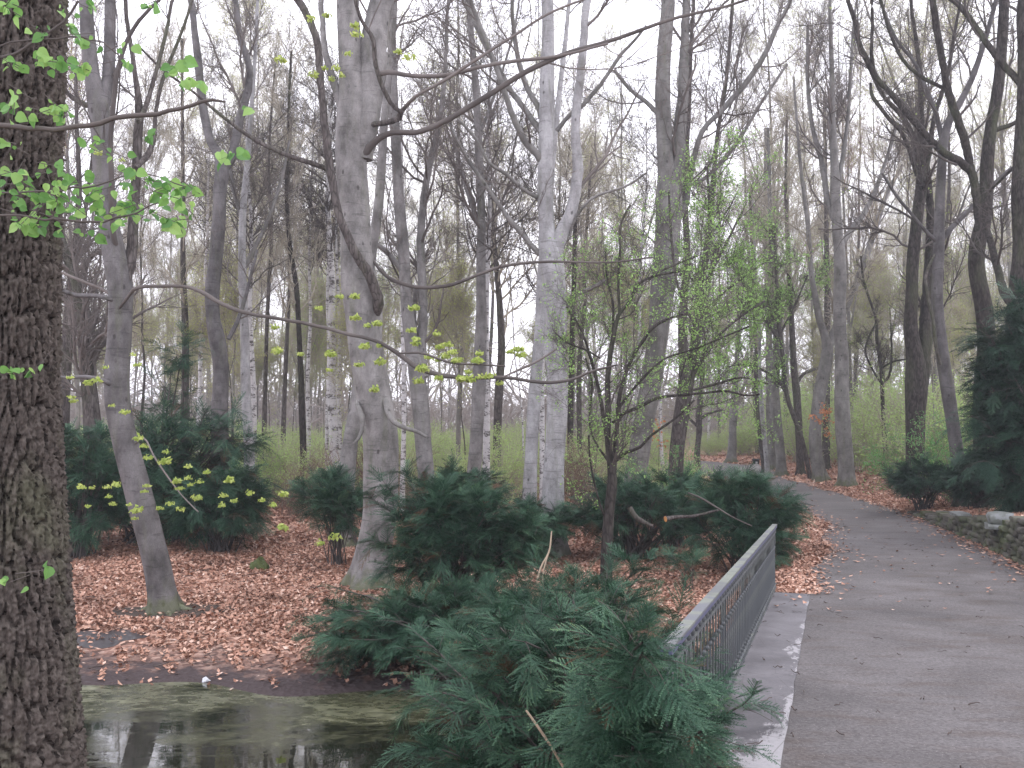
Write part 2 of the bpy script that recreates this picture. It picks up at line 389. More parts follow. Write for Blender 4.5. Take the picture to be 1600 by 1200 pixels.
def paint_mat(name, base, worn, k=.55):
    n = NB(name); a = n.noise(n.map((1, 1, 1)), 5, 6, .65); b = n.noise(n.map((1, 1, 1)), 40, 3)
    col = n.mix(n.ramp(a, [(k, 0.0), (k+.12, .8)]), base, worn); n.bump(b, .2, .004)
    return n.done(col, .5, .45)
IRON = paint_mat('grey_blue_paint', (.075, .082, .087), (.14, .15, .135), .5)
def railtop_mat():
    n = NB('weathered_rail_top'); v = n.map((1, 1.6, 1)); a = n.noise(v, 1.7, 2, .5); b = n.noise(n.map((1, 1, 1)), 22, 5, .7)
    f = n.math('ADD', a, n.math('MULTIPLY', n.math('SUBTRACT', b, .5), .12)); col = n.ramp(f, [(.42, (.12, .125, .13)), (.46, (.15, .162, .14)), (.56, (.18, .195, .165)), (.6, (.13, .135, .15))])
    n.bump(b, .4, .004); return n.done(col, .6, .4)
RAILTOP = railtop_mat()
IRONB = paint_mat('blue_side_paint', (.07, .075, .14), (.1, .1, .13), .6)
def stone_mat():
    n = NB('mossy_stone'); a = n.noise(n.map((1, 1, 1)), 4, 6, .65); b = n.noise(n.map((1, 1, 1)), 1.7, 4); r = n.attr()
    col = n.mix(r, (.07, .064, .054), (.17, .16, .138)); col = n.mix(n.ramp(a, [(.35, .6), (.65, 0.0)]), col, (.07, .065, .06))
    col = n.mix(n.ramp(b, [(.42, 0.0), (.6, .75)]), col, (.085, .105, .05))
    n.bump(a, .8, .03); return n.done(col, .9, .15)
STONE = stone_mat()
PALEST = paint_mat('pale_dressed_stone', (.22, .235, .235), (.11, .12, .1), .46)
def water_mat():
    n = NB('pond_water'); pos = n.g.outputs['Position']; v = n.map((1, 1.8, 1), pos); s = n.sep(pos)
    a = n.noise(v, .75, 7, .68, .9); b = n.noise(n.map((1, 2.6, 1), pos), 5, 5, .75, 1.4)
    f = n.math('ADD', n.math('MULTIPLY', a, .75), n.math('MULTIPLY', b, .35))
    f = n.math('ADD', f, n.math('MULTIPLY', n.math('SUBTRACT', s[1], 9.6), .1))
    al = n.ramp(f, [(.5, 0.0), (.74, 1.0)])
    acol = n.ramp(b, [(.3, (.035, .036, .024)), (.5, (.1, .105, .055)), (.72, (.2, .2, .12))])
    col = n.mix(al, (.012, .013, .008), acol)
    n.bump(n.math('ADD', n.math('MULTIPLY', n.noise(v, 6, 2), .1), n.math('MULTIPLY', n.math('MULTIPLY', b, al), .25)), .3, .01)
    n.done(col, n.ramp(al, [(0, .02), (1, .45)]), .9); n.b.inputs['IOR'].default_value = 1.6; return n.m
WATER = water_mat()
def flat(name, c, rough=.7, spec=.3):
    n = NB(name); a = n.noise(n.map((1, 1, 1)), 12, 4); return n.done(n.mix(n.ramp(a, [(.35, 0.0), (.65, 1.0)]), tuple(x*.75 for x in c), c), rough, spec)
CUT = flat('fresh_cut_wood', (.6, .3, .12)); WHITE = flat('white_litter', (.7, .72, .75)); BLACK = flat('black_metal', (.02, .02, .022), .5)
DRY = flat('dry_stem', (.42, .33, .24)); MUD = flat('wet_dark_mud', (.06, .055, .058), .3, .5); ROCK = flat('grey_rock', (.25, .24, .23))
STICK = twig_mat('fallen_stick', (.06, .045, .04), (.12, .095, .085))

# ---------------------------------------------------------------- ground, path, bridge deck, water
def grid_mesh(name, xs_fn, ys, zoff, mat):
    rows = []
    for y in ys: rows.append(np.stack([xs_fn(y), np.full(len(xs_fn(y)), y)], 1))
    R = np.array(rows); Z = H(R[..., 0], R[..., 1]) + zoff
    V = np.concatenate([R, Z[..., None]], -1); a, b = V.shape[:2]
    i = np.arange(a-1)[:, None]*b+np.arange(b-1)[None]
    F = np.stack([i, i+1, i+b+1, i+b], -1).reshape(-1, 4)
    return mesh_data(name, V.reshape(-1, 3), [F], mat)
ys = np.concatenate([np.arange(-8, 4, .5), np.arange(4, 30, .14), np.arange(30, 60, .6), np.arange(60, 200, 5)])
tag(ob('ground', grid_mesh('ground', lambda y: np.sign(np.linspace(-1, 1, 420))*np.abs(np.linspace(-1, 1, 420))**1.25*(20+max(y, 0)*.9), ys, 0, GROUND)),
    'forest floor covered with brown fallen leaves', None, None, 'structure')
def strip(name, s0, s1, step, offs, zoff, mat):
    s = np.arange(s0, s1, step); cx = np.interp(s, PSS, PCX); cy = np.interp(s, PSS, PCY); tx = np.interp(s, PSS, PTX); ty = np.interp(s, PSS, PTY); hw = np.interp(s, PSS, HWv)
    rng = np.random.default_rng(3); rows = []
    wl = .07*np.convolve(rng.normal(size=len(s)+8), np.ones(9)/3, 'valid'); wr = .07*np.convolve(rng.normal(size=len(s)+8), np.ones(9)/3, 'valid')
    far = sstep(13.2, 15, s)
    for k, (a, b) in enumerate(offs):
        d = a*hw+b
        if k == 0: d = d + wl*far - .15*far
        if k == len(offs)-1: d = d + wr
        x = cx+ty*d; y = cy-tx*d; rows.append(np.stack([x, y, Pz(s)+zoff+.0*s], 1))
    V = np.stack(rows, 1); a, b = V.shape[:2]; i = np.arange(a-1)[:, None]*b+np.arange(b-1)[None]
    F = np.stack([i, i+1, i+b+1, i+b], -1).reshape(-1, 4)
    return mesh_data(name, V.reshape(-1, 3), [F], mat)
tag(ob('path', strip('path', -8, 110, .2, [(-1, 0), (-.8, 0), (-.5, 0), (0, 0), (.5, 0), (.8, 0), (1, .12)], .02, PATH)), 'trodden grey brown park path', None, None, 'structure')
def deck_pt(t, o, z): p = t*UA+o*RA; return (p[0], p[1], z)
def box_acc(acc, c, sx, sy, sz, rot=None, rnd=0.0):
    v = np.array([[x, y, z] for x in (-.5, .5) for y in (-.5, .5) for z in (-.5, .5)])*np.array([sx, sy, sz])
    if rot is not None: v = v@np.asarray(rot).T
    F = np.array([[0, 1, 3, 2], [4, 6, 7, 5], [0, 4, 5, 1], [2, 3, 7, 6], [0, 2, 6, 4], [1, 5, 7, 3]])
    acc.add(v+np.asarray(c), F, np.full(6, rnd))
# bridge slab: local x = in from the bare edge, y along the bridge
ang = math.atan2(UA[1], UA[0]) - math.pi/2; slope = -.04
ac = Acc(); nseg = 60; ts = np.linspace(-6, 12.9, nseg); V = []
rg = np.random.default_rng(5)
for i, t in enumerate(ts):
    e = rg.normal()*.004 if 0 < i < nseg-1 else 0
    for (x, z) in ((-.72+0, -.6), (-.72, 0.03), (-.4, .03), (-.1, .03), (e, .03), (e, -.05)): V.append((x, t, z+1.25-.04*t))
V = np.array(V); b = 6; i = np.arange(nseg-1)[:, None]*b+np.arange(b-1)[None]
ac.add(V, np.stack([i, i+1, i+b+1, i+b], -1).reshape(-1, 4)[:, ::-1]); ac.add(V[-6:], np.array([[0, 1, 2, 3, 4, 5]]))
sl_ = ob('bridge_deck', ac.mesh('bridge_deck', SLAB, smooth=False)); sl_.rotation_euler = (0, 0, ang)
sl_.location = (-.295*RA[0], -.295*RA[1], 0); tag(sl_, 'pale worn concrete edge slab of the footbridge beside the path', 'bridge deck')
# water
ac = Acc(); ac.add(np.array([(-16, -7, 0), (6, -7, 0), (6, 11.6, 0), (-16, 11.6, 0)]), np.array([[0, 1, 2, 3]]))
tag(ob('water', ac.mesh('water', WATER)), 'still pond water with green scum', None, None, 'structure')

# ---------------------------------------------------------------- railing
rr_ = root('bridge_railing', deck_pt(4.3, -.72, 1.25-.04*4.3), 'grey blue iron railing with arched bar tops along the bridge edge', 'railing')
rr_.rotation_euler = (math.atan(slope), 0, ang)
SP = .148; T0, T1 = 4.3, 12.9; LEN = T1-T0
def part(name, acc, mat, parent, smooth=False): return ob(name, acc.mesh(name, mat, smooth=smooth), parent)
a = Acc(); box_acc(a, (0, LEN/2, .895), .062, LEN, .014); part('handrail', a, RAILTOP, rr_)
a = Acc(); box_acc(a, (.02, LEN/2, .874), .014, LEN, .026); box_acc(a, (-.02, LEN/2, .874), .014, LEN, .034); part('handrail_side', a, IRONB, rr_)
for z in (.8, .145, .1):
    a = Acc(); box_acc(a, (0, LEN/2, z), .03, LEN, .014); part('rail', a, IRON, rr_)
def baluster():
    a = Acc(); sp = SP
    V, F = tubes(np.array([[(0, 0, .1), (0, 0, .64)]]), np.array([[.0068, .0068]]), 8); a.add(V, F)
    th = np.linspace(0, math.pi, 9); pts = [(0, 0, .64)]+[(0, sp/2-sp/2*math.cos(q), .71+sp*.5*math.sin(q)) for q in th]+[(0, sp, .64)]
    V, F = tubes(np.array([pts]), np.full((1, len(pts)), .0062), 6); a.add(V, F)
    for z, r in ((.62, .0125), (.2, .0125)):
        V, F = tubes(np.array([[(0, 0, z-.014), (0, 0, z-.006), (0, 0, z+.006), (0, 0, z+.014)]]), np.array([[.008, r, r, .008]]), 8); a.add(V, F)
    V, F = tubes(np.array([[(0, sp/2, .8), (0, sp/2, .82), (0, sp/2, .835), (0, sp/2, .86)]]), np.array([[.008, .018, .018, .008]]), 8); a.add(V, F)
    return a.mesh('baluster', IRON)
bm_ = baluster(); nb_ = int(LEN/SP)
for k in range(nb_): o = ob('baluster', bm_, rr_, (0, .03+k*SP, 0))
a = Acc(); box_acc(a, (0, 0, .44), .028, .028, .88); box_acc(a, (0, 0, .01), .05, .05, .03); pm = a.mesh('post', IRON, smooth=False)
for t in (.9, 2.55, 4.1, 5.6, 7.1, 8.58): ob('post', pm, rr_, (-.018, t-.02, 0))

# ---------------------------------------------------------------- dry stone wall on the right
def blob_box(acc, c, s, yaw, rng, rnd):
    n = 3; g = np.linspace(-1, 1, n+1)
    V = []; F = []
    for ax in range(3):
        for sg in (-1, 1):
            b0 = len(V)
            for i in g:
                for j in g:
                    p = [0, 0, 0]; p[ax] = sg; p[(ax+1) % 3] = i; p[(ax+2) % 3] = j; V.append(p)
            for i in range(n):
                for j in range(n):
                    q = [b0+i*(n+1)+j, b0+(i+1)*(n+1)+j, b0+(i+1)*(n+1)+j+1, b0+i*(n+1)+j+1]; F.append(q if sg > 0 else q[::-1])
    V = np.array(V, float); l = np.linalg.norm(V, axis=1, keepdims=True); V = V/np.maximum(l, 1)*(.45*l+.78)*.93
    V = np.clip(V, -1, 1)*.5; ph = rng.uniform(0, 6, 3); V += .035*np.sin(V[:, [1, 2, 0]]*7+ph)
    V = V*np.asarray(s); cy, sy = math.cos(yaw), math.sin(yaw); V = np.stack([V[:, 0]*cy-V[:, 1]*sy, V[:, 0]*sy+V[:, 1]*cy, V[:, 2]], 1)
    acc.add(V+np.asarray(c), np.array(F), np.full(len(F), rnd))
rg = np.random.default_rng(11); wa = Acc(); org = None
for course in range(8):
    s = 10.0+rg.uniform(0, .2)
    while s < 25.3:
        l = rg.uniform(.2, .48); hgt = .105; top = wallh(s+.2)+.05
        z0 = course*hgt
        if z0+hgt*.6 < top:
            sc2 = s+l/2; cx, cy = np.interp(sc2, PSS, PCX), np.interp(sc2, PSS, PCY); tx, ty = np.interp(sc2, PSS, PTX), np.interp(sc2, PSS, PTY)
            d = np.interp(sc2, PSS, HWv)+.14+.03*course*.5+rg.normal()*.022
            blob_box(wa, (cx+ty*d, cy-tx*d, Pz(sc2)+z0+hgt/2-.01+rg.normal()*.008), (l*1.0, .3, hgt*rg.uniform(.95, 1.12)), math.atan2(ty, tx)+rg.normal()*.05, rg, rg.uniform(0, 1))
        s += l+.008
wp = G(1590, 875); wroot = root('stone_wall', wp, 'low mossy dry stone wall retaining the bank beside the path', 'wall')
ob('stones', wa.mesh('stones', STONE, org=wp), wroot)
a = Acc()
sc2 = 18.9; cx, cy = np.interp(sc2, PSS, PCX), np.interp(sc2, PSS, PCY); d = np.interp(sc2, PSS, HWv)+.12
bx_, by_ = cx+UA[1]*d, cy-UA[0]*d; yaw = math.atan2(UA[1], UA[0])
blob_box(a, (bx_, by_, Pz(sc2)+.62), (.46, .42, .2), yaw, rg, .9); blob_box(a, (bx_-.02, by_, Pz(sc2)+.47), (.5, .46, .1), yaw, rg, .9)
ob('pier_cap', a.mesh('pier_cap', PALEST, org=wp, smooth=True), wroot)
a = Acc(); sc2 = 21.6; cx, cy = np.interp(sc2, PSS, PCX), np.interp(sc2, PSS, PCY); tx, ty = np.interp(sc2, PSS, PTX), np.interp(sc2, PSS, PTY)
d = np.interp(sc2, PSS, HWv)+.15; blob_box(a, (cx+ty*d, cy-tx*d, Pz(sc2)+.42), (.75, .34, .07), math.atan2(ty, tx), rg, .8)
ob('coping_slab', a.mesh('coping_slab', PALEST, org=wp), wroot)

# ---------------------------------------------------------------- traced trees
def px_line(pts, D, dD=0.0, curve=0.0):
    n = len(pts); out = []
    for i, p in enumerate(pts):
        t = i/(n-1); Dd = D + dD*t + curve*(1-math.exp(-6*t))
        q = P(p[0], p[1], Dd); out.append([*q, p[2]*Dd/FPX*.5])
    return np.array(out)
def extend(C, L, rng, taper=.35, up=.25, wob=.18):
    d = norm(C[-1, :3]-C[-2, :3]); n = max(3, int(L/.9)); out = [C]
    cur = C[-1, :3].copy(); r = C[-1, 3]
    for i in range(n):
        d = norm(d + np.array([0, 0, up*.4]) + wob*rng.normal(size=3)); cur = cur+d*L/n
        out.append(np.array([[*cur, r*(1-(1-taper)*(i+1)/n)]]))
    return np.vstack(out)
TREES = []
def traced(name, label, cat, mat, twig, D, trunk, limbs=(), ext=6.0, seed=0, tw=(30, 160, 700, 1800), tmin=.45, rmin=None, foliage=None, flare=.7, k=18, lump=.06,
           group=None, up=.12, l1=(1.0, 3.0), gbase=None, dD=0.0, lump_l=.07, extra=None, boost=1.0, lobes=5):
    rng = np.random.default_rng(1000+seed)
    if D is None: D = G(trunk[0][0], trunk[0][1])[1]
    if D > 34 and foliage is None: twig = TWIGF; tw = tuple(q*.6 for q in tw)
    if D is None: D = G(trunk[0][0], trunk[0][1])[1]
    C = px_line(trunk, D, dD)
    gz = float(H(C[0, 0], C[0, 1])) if gbase is None else gbase
    if C[0, 2] > gz+.05:
        d = C[1, :3]-C[0, :3]; sh = d[:2]/max(d[2], .2)*(C[0, 2]-gz)*.3
        C = np.vstack([[C[0, 0]-sh[0], C[0, 1]-sh[1], gz, C[0, 3]*1.08], C])
    C = np.vstack([[C[0, 0], C[0, 1], gz-.3, C[0, 3]*1.05], C])
    base = np.array([C[1, 0], C[1, 1], gz])
    r = root(name, base, label, cat, group)
    if trunk[-1][1] <= 25: C = extend(C, ext, rng)
    CC = catmull(C, .12 if D < 22 else .25); CC[:, 3] = np.maximum(CC[:, 3], .004)
    a = Acc(); stout(a, CC, k, lump, flare, gz, seed, lobes)
    par = [resamp(CC[int(len(CC)*tmin):], 12)]
    ob('trunk', a.mesh('trunk', mat, org=base), r)
    for i, lm in enumerate(limbs):
        pts, dd = lm[0], lm[1]; off = lm[2] if len(lm) > 2 else 0.0
        Cl = px_line(pts, D, dd, off) if abs(off) < 1 else px_line(pts, D+off, dd)
        mt = lm[3] if len(lm) > 3 and lm[3] else (MIDBARK if mat is PALE and lm[0][0][2] < 20 else mat)
        if pts[-1][1] <= 25: Cl = extend(Cl, ext*.7, rng)
        Cl = catmull(Cl, .12); Cl[:, 3] = np.maximum(Cl[:, 3], .0035)
        n = len(Cl); Cl[1:-1, :3] += rng.normal(size=(n-2, 3))*.06*Cl[1:-1, 3:4]
        a = Acc(); stout(a, Cl, 10 if Cl[0, 3] > .02 else 6, lump_l, seed=seed*31+i); ob('limb', a.mesh('limb', mt, org=base), r)
        if not (len(lm) > 4 and lm[4] == 'bare'): par.append(resamp(Cl, 12))
    PP = np.array([q[:, :3] for q in par]); RR = np.array([q[:, 3] for q in par])
    rm = rmin or max(.0022, D*.00015)
    a = Acc(); n1, n2, n3, n4 = [int(q*m_) for q, m_ in zip(tw, (1.1, 1.3, 1.6, 2.0))]
    A, RA_ = grow(PP, RR, n1, l1, (.5, 1.2), .38, 9, up, .16, rng, .05, rm*2)
    RA_ = np.minimum(RA_, .035)
    V, F = tubes(A, RA_, 5); a.add(V, F)
    B, RB = grow(A, RA_, n2, (.3, .7), (.4, 1.0), .5, 7, up*.6, .2, rng, .15, rm*1.4, rel=True); V, F = tubes(B, RB, 4); a.add(V, F)
    Cc, RC = grow(np.concatenate([B, A[:, ::1][:, :7]]), np.concatenate([RB, RA_[:, :7]]), n3, (.25, .6), (.4, 1.0), .55, 5, up*.5, .22, rng, .1, rm*1.1, rel=True); V, F = tubes(Cc, RC, 3); a.add(V, F)
    Dd, RD = grow(Cc, RC, n4, (.12, .4), (.4, .9), .6, 4, up*.3, .22, rng, .1, rm, tmax=1.0); V, F = tubes(Dd, RD, 3); a.add(V, F)
    ob('crown', a.mesh('crown', twig, org=base), r)
    if foliage:
        fm, nl, size = foliage; tips = np.concatenate([Dd[:, 1:].reshape(-1, 3), Cc[:, 2:].reshape(-1, 3)])
        ncl = max(1, nl//5); ci = tips[rng.choice(len(tips), ncl)]
        pos = np.repeat(ci, 5, 0)+rng.normal(size=(ncl*5, 3))*size*1.2
        nr = rng.normal(size=pos.shape)+np.array([0, 0, 1.]); V, F = leaves(pos, nr, np.full(len(pos), size)*rng.uniform(.6, 1.2, len(pos)), rng, tris=False, asp=1.3)
        a = Acc(); a.add(V, F, np.repeat(rng.uniform(0, 1, len(pos)), 4)); ob('foliage', a.mesh('foliage', fm, org=base, smooth=False), r)
    TREES.append((base, D, CC))
    return r, base, CC, D

# main beech
MB, mb_base, mb_C, mb_D = traced('beech_tree', 'big smooth grey beech with twin stems and mossy foot rising behind the bluish yew', 'tree', BEECH, TWIG, None,
  [(577, 918, 66), (582, 880, 58), (590, 840, 53), (595, 800, 52), (594, 740, 54), (593, 690, 55), (587, 640, 55), (580, 590, 55), (571, 530, 57), (566, 480, 60), (560, 445, 58), (557, 400, 50),
   (556, 350, 46), (552, 300, 48), (548, 250, 50), (548, 205, 50), (549, 160, 46), (550, 110, 40), (546, 50, 36), (543, 0, 34)],
  [([(568, 250, 30), (572, 205, 36), (578, 160, 40), (581, 120, 46), (585, 70, 44), (592, 30, 38), (598, 0, 36)], .3, -.1),
   ([(582, 500, 10), (592, 480, 17), (587, 455, 17), (575, 425, 16), (560, 404, 15), (546, 378, 14), (531, 340, 13), (522, 300, 13), (516, 262, 13), (510, 215, 12), (504, 160, 12), (500, 110, 12), (494, 60, 12), (478, 20, 12), (462, -5, 12)], -.3, -.5, DARK2),
   ([(543, 195, 12), (530, 155, 13), (518, 120, 12), (508, 75, 10), (504, 30, 9), (502, 0, 9)], .4, -.2),
   ([(512, 264, 8), (490, 256, 8), (450, 243, 7), (400, 220, 6), (350, 184, 5), (300, 142, 4), (250, 105, 4), (215, 70, 3)], -.6, -.3, DARK2),
   ([(560, 256, 14), (574, 236, 13), (590, 218, 11), (615, 207, 9), (650, 207, 9), (690, 192, 9), (735, 166, 9), (780, 138, 9), (830, 108, 8), (890, 82, 7), (960, 62, 6), (1050, 30, 5), (1150, 5, 4)], -1.3, 0, TWIGD),
   ([(560, 216, 9), (580, 196, 9), (602, 192, 9), (622, 186, 9), (628, 176, 8), (614, 166, 7), (602, 145, 7), (592, 122, 7), (586, 95, 7), (582, 60, 7), (566, 34, 6), (556, 4, 6)], -.9, -.1, DARK2),
   ([(622, 182, 6), (635, 165, 6), (650, 150, 5), (690, 128, 5), (740, 96, 5), (800, 58, 4), (860, 20, 4)], -.6, -.5, TWIG),
   ([(588, 116, 9), (610, 113, 8), (650, 119, 7), (700, 117, 7), (745, 106, 6), (800, 96, 6), (870, 88, 5), (950, 68, 4)], -.8, -.3, TWIG),
   ([(583, 408, 5), (600, 428, 6), (622, 441, 6), (655, 449, 6), (700, 446, 6), (740, 432, 5), (790, 415, 5), (860, 409, 4), (950, 410, 3), (1020, 402, 3)], -.8, -.3, TWIGD),
   ([(560, 622, 6), (559, 634, 8), (565, 650, 9), (566, 668, 8), (562, 682, 6), (552, 694, 4)], -.2, -.3, MIDBARK, 'bare'),
   ([(597, 615, 7), (603, 628, 11), (607, 645, 9), (616, 660, 8), (632, 668, 7), (650, 674, 6), (667, 683, 5)], -.25, -.35, MIDBARK, 'bare')],
  seed=1, tw=(16, 80, 300, 600), tmin=.72, flare=.75, k=28, lobes=4, ext=7)
# roots of the main beech
def roots(parent, base, dirs, L, r0, mat, seed, org):
    rng = np.random.default_rng(seed)
    for dx, dy, ll in dirs:
        pts = []; d = np.array([dx, dy]); d = d/np.linalg.norm(d); p = np.array(base[:2], float)
        for i in range(9):
            t = i/8; q = p+d*(ll*t)+np.array([-d[1], d[0]])*.08*math.sin(t*4+dx*3)*t
            pts.append([q[0], q[1], float(H(q[0], q[1]))+(.16*(1-t)**2.0-.05*t)*r0/.09, r0*(1-.75*t)])
        a = Acc(); stout(a, catmull(np.array(pts), .05), 10, .12, seed=seed); ob('root', a.mesh('root', mat, org=org), parent); seed += 1
roots(MB, mb_base+np.array([.02, -.05, 0]), [(-1, .25, .75), (-.8, -.7, .6), (.5, -1, .6), (1, .1, .6), (-.2, -1, .5)], 1, .1, BEECH, 50, mb_base)

# left leaning beech
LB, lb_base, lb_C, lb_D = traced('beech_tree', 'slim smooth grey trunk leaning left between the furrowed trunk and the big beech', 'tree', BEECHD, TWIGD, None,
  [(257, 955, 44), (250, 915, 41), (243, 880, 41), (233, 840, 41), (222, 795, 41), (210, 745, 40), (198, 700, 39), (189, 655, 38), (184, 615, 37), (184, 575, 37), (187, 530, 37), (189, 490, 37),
   (189, 455, 38), (184, 425, 38), (177, 395, 35), (169, 350, 32), (163, 300, 31), (160, 250, 30), (158, 200, 31), (154, 165, 32), (144, 120, 24), (138, 60, 22), (134, 0, 20)],
  [([(158, 170, 22), (168, 130, 20), (172, 70, 18), (173, 0, 17)], .3, .0),
   ([(196, 440, 18), (203, 412, 18), (207, 380, 17), (209, 340, 15), (212, 300, 15), (213, 260, 14), (214, 215, 14), (218, 175, 12), (213, 130, 8), (206, 80, 7), (198, 30, 6), (196, 0, 6)], .3, .15, DARK2),
   ([(216, 190, 8), (228, 165, 8), (238, 130, 6), (250, 90, 6), (262, 40, 5), (270, 0, 5)], .5, .3, DARK2),
   ([(212, 262, 8), (232, 240, 9), (240, 215, 7), (244, 170, 6), (256, 120, 6), (280, 60, 5), (300, 0, 4)], .5, .3, DARK2),
   ([(183, 395, 10), (177, 365, 9), (174, 320, 9), (174, 270, 8), (173, 220, 8), (178, 160, 8), (186, 100, 7), (205, 50, 6), (238, 10, 5)], -.2, -.3, TWIGD),
   ([(188, 478, 8), (176, 468, 8), (150, 462, 7), (120, 462, 7), (92, 452, 7), (60, 440, 5)], -.4, -.1, BEECHD),
   ([(184, 474, 6), (165, 455, 5), (130, 440, 5), (95, 425, 4)], .4, 0, TWIG),
   ([(184, 608, 12), (172, 600, 9), (155, 592, 7), (128, 588, 6), (105, 590, 5), (70, 585, 4)], -.4, -.1, BEECHD),
   ([(176, 495, 4), (190, 478, 5), (203, 460, 6), (212, 450, 6), (245, 447, 6), (290, 448, 6), (315, 456, 7), (345, 474, 7), (385, 489, 7), (430, 497, 6), (490, 508, 6), (545, 522, 6), (585, 532, 6), (622, 552, 7), (652, 574, 8), (690, 586, 8),
     (740, 590, 7), (790, 590, 6), (850, 598, 6), (890, 594, 5), (925, 580, 4), (965, 570, 3)], -2.3, -.3, TWIGD, 'bare'),
   ([(622, 552, 3), (660, 552, 4), (700, 566, 4), (750, 570, 3), (790, 572, 3)], 0, -2.0, TWIGD, 'bare'),
   ([(786, 589, 3), (810, 578, 4), (840, 564, 4), (870, 545, 3)], 0, -2.3, TWIG, 'bare'),
   ([(205, 700, 3), (225, 685, 3), (240, 712, 3), (262, 745, 3), (285, 775, 2), (310, 800, 2)], -.8, -.1, TWIG, 'bare'),
   ([(190, 98, 8), (160, 150, 8), (140, 165, 9), (110, 150, 7), (95, 130, 6)], .3, .2, DARK2)],
  seed=2, tw=(16, 80, 300, 700), tmin=.72, flare=.6, k=26, lobes=4, ext=6)
roots(LB, lb_base, [(1, .2, .5), (.6, -.6, .4), (-1, 0, .5), (.1, -1, .3)], 1, .08, BEECH, 60, lb_base)

# yellow-green blossom clusters on the long twig and around
def clusters(parent, org, pts, size, mat, n, seed, name='blossom', k=9):
    rng = np.random.default_rng(seed); a = Acc()
    for p in pts:
        D = p[2]; c = P(p[0]+rng.normal()*5, p[1]+rng.normal()*5, D); s = size*rng.uniform(.7, 1.25)
        m = int(n*rng.uniform(.6, 1.2)); d = rng.normal(size=(m, 3)); d[:, 2] = np.abs(d[:, 2])*.5; d = norm(d)
        pos = c+d*s*rng.uniform(.1, .5, (m, 1))-np.array([0, 0, s*.2])
        V, F = leaves(pos, d+rng.normal(size=(m, 3))*.5, s*rng.uniform(.12, .34, m), rng, asp=1.7); a.add(V, F, np.repeat(rng.uniform(0, 1, m), 4))
    return ob(name, a.mesh(name, mat, org=org, smooth=False), parent)
rg = np.random.default_rng(21); cl = []
Lg = [(600, 545, 12.2), (570, 542, 12.2), (640, 530, 12), (650, 548, 12), (712, 560, 11.8), (746, 560, 11.8), (735, 572, 11.8), (700, 550, 12), (690, 590, 11.7), (668, 575, 11.8), (720, 588, 11.7), (750, 585, 11.7), (772, 585, 11.7), (788, 594, 11.7),
      (735, 596, 11.7), (565, 576, 12.4), (588, 569, 12.3), (470, 555, 13), (428, 555, 13.1), (515, 560, 13), (512, 575, 13), (545, 462, 13), (550, 485, 13), (580, 500, 12.8), (600, 495, 12.8), (640, 515, 12.5), (675, 515, 12.4), (660, 480, 12.4),
      (560, 455, 13), (500, 480, 13), (430, 515, 13.1), (680, 562, 12), (660, 558, 12), (585, 612, 13), (700, 535, 12.2), (708, 553, 12.0), (725, 553, 12), (690, 545, 12), (745, 545, 12), (800, 545, 12), (810, 540, 12), (815, 548, 12), (652, 590, 11.9)]
clusters(LB, lb_base, Lg, .14, UMBEL, 60, 22)
Lf = [(x, y, 12.3) for x, y in [(205, 552), (212, 566), (160, 583), (163, 592), (130, 596), (105, 587), (102, 620), (118, 625), (180, 634), (193, 638), (218, 682), (232, 698), (246, 720), (228, 715), (258, 725), (263, 707), (290, 725), (296, 740), (276, 742), (284, 755),
      (300, 755), (318, 738), (358, 742), (357, 757), (355, 790), (350, 776), (364, 776), (300, 770), (303, 755), (200, 780), (176, 780), (203, 790), (219, 776), (220, 800), (173, 790), (145, 773), (128, 795), (182, 748), (155, 755), (138, 758), (390, 762), (400, 780), (265, 778),
      (284, 798), (258, 790), (430, 780), (232, 750), (212, 809), (180, 245), (155, 232)]]
clusters(LB, lb_base, Lf, .125, UMBEL, 34, 23)
Lm = [(x, y, 14) for x, y in [(480, 25), (502, 25), (556, 46), (562, 50), (490, 112), (510, 108), (536, 100), (516, 122), (556, 86), (618, 80), (640, 80), (535, 113), (430, 92), (445, 770), (442, 818), (500, 846), (515, 842)]]
clusters(MB, mb_base, Lm, .16, UMBEL, 40, 24)

# other traced trees ------------------------------------------------------------
G1 = None
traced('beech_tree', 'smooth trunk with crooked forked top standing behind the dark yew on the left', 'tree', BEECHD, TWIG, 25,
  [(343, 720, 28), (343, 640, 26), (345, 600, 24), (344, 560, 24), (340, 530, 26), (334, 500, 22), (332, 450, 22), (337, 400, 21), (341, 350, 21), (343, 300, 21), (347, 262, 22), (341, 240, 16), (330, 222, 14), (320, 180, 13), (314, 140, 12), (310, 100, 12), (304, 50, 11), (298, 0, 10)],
  [([(350, 262, 16), (362, 242, 16), (368, 215, 14), (378, 175, 13), (388, 140, 12), (390, 105, 11), (376, 60, 10), (370, 20, 9), (368, 0, 9)], .5),
   ([(357, 530, 8), (370, 505, 7), (382, 470, 6), (392, 430, 5), (402, 390, 4)], .5)], seed=3, tw=(26, 130, 520, 1200), tmin=.6)
traced('beech_tree', 'pale slender trunk beside a white birch left of the big beech', 'tree', PALE, TWIG, 26,
  [(389, 705, 17), (386, 650, 16), (384, 600, 15), (383, 540, 14), (380, 470, 13), (378, 400, 12), (380, 330, 11), (386, 260, 9), (392, 180, 7), (398, 100, 6), (402, 10, 5)],
  [([(378, 430, 7), (392, 400, 7), (420, 340, 6), (440, 280, 5), (452, 220, 4)], 1), ([(380, 350, 6), (366, 300, 6), (356, 240, 5)], .6)], seed=4, tw=(26, 120, 480, 1100), tmin=.4)
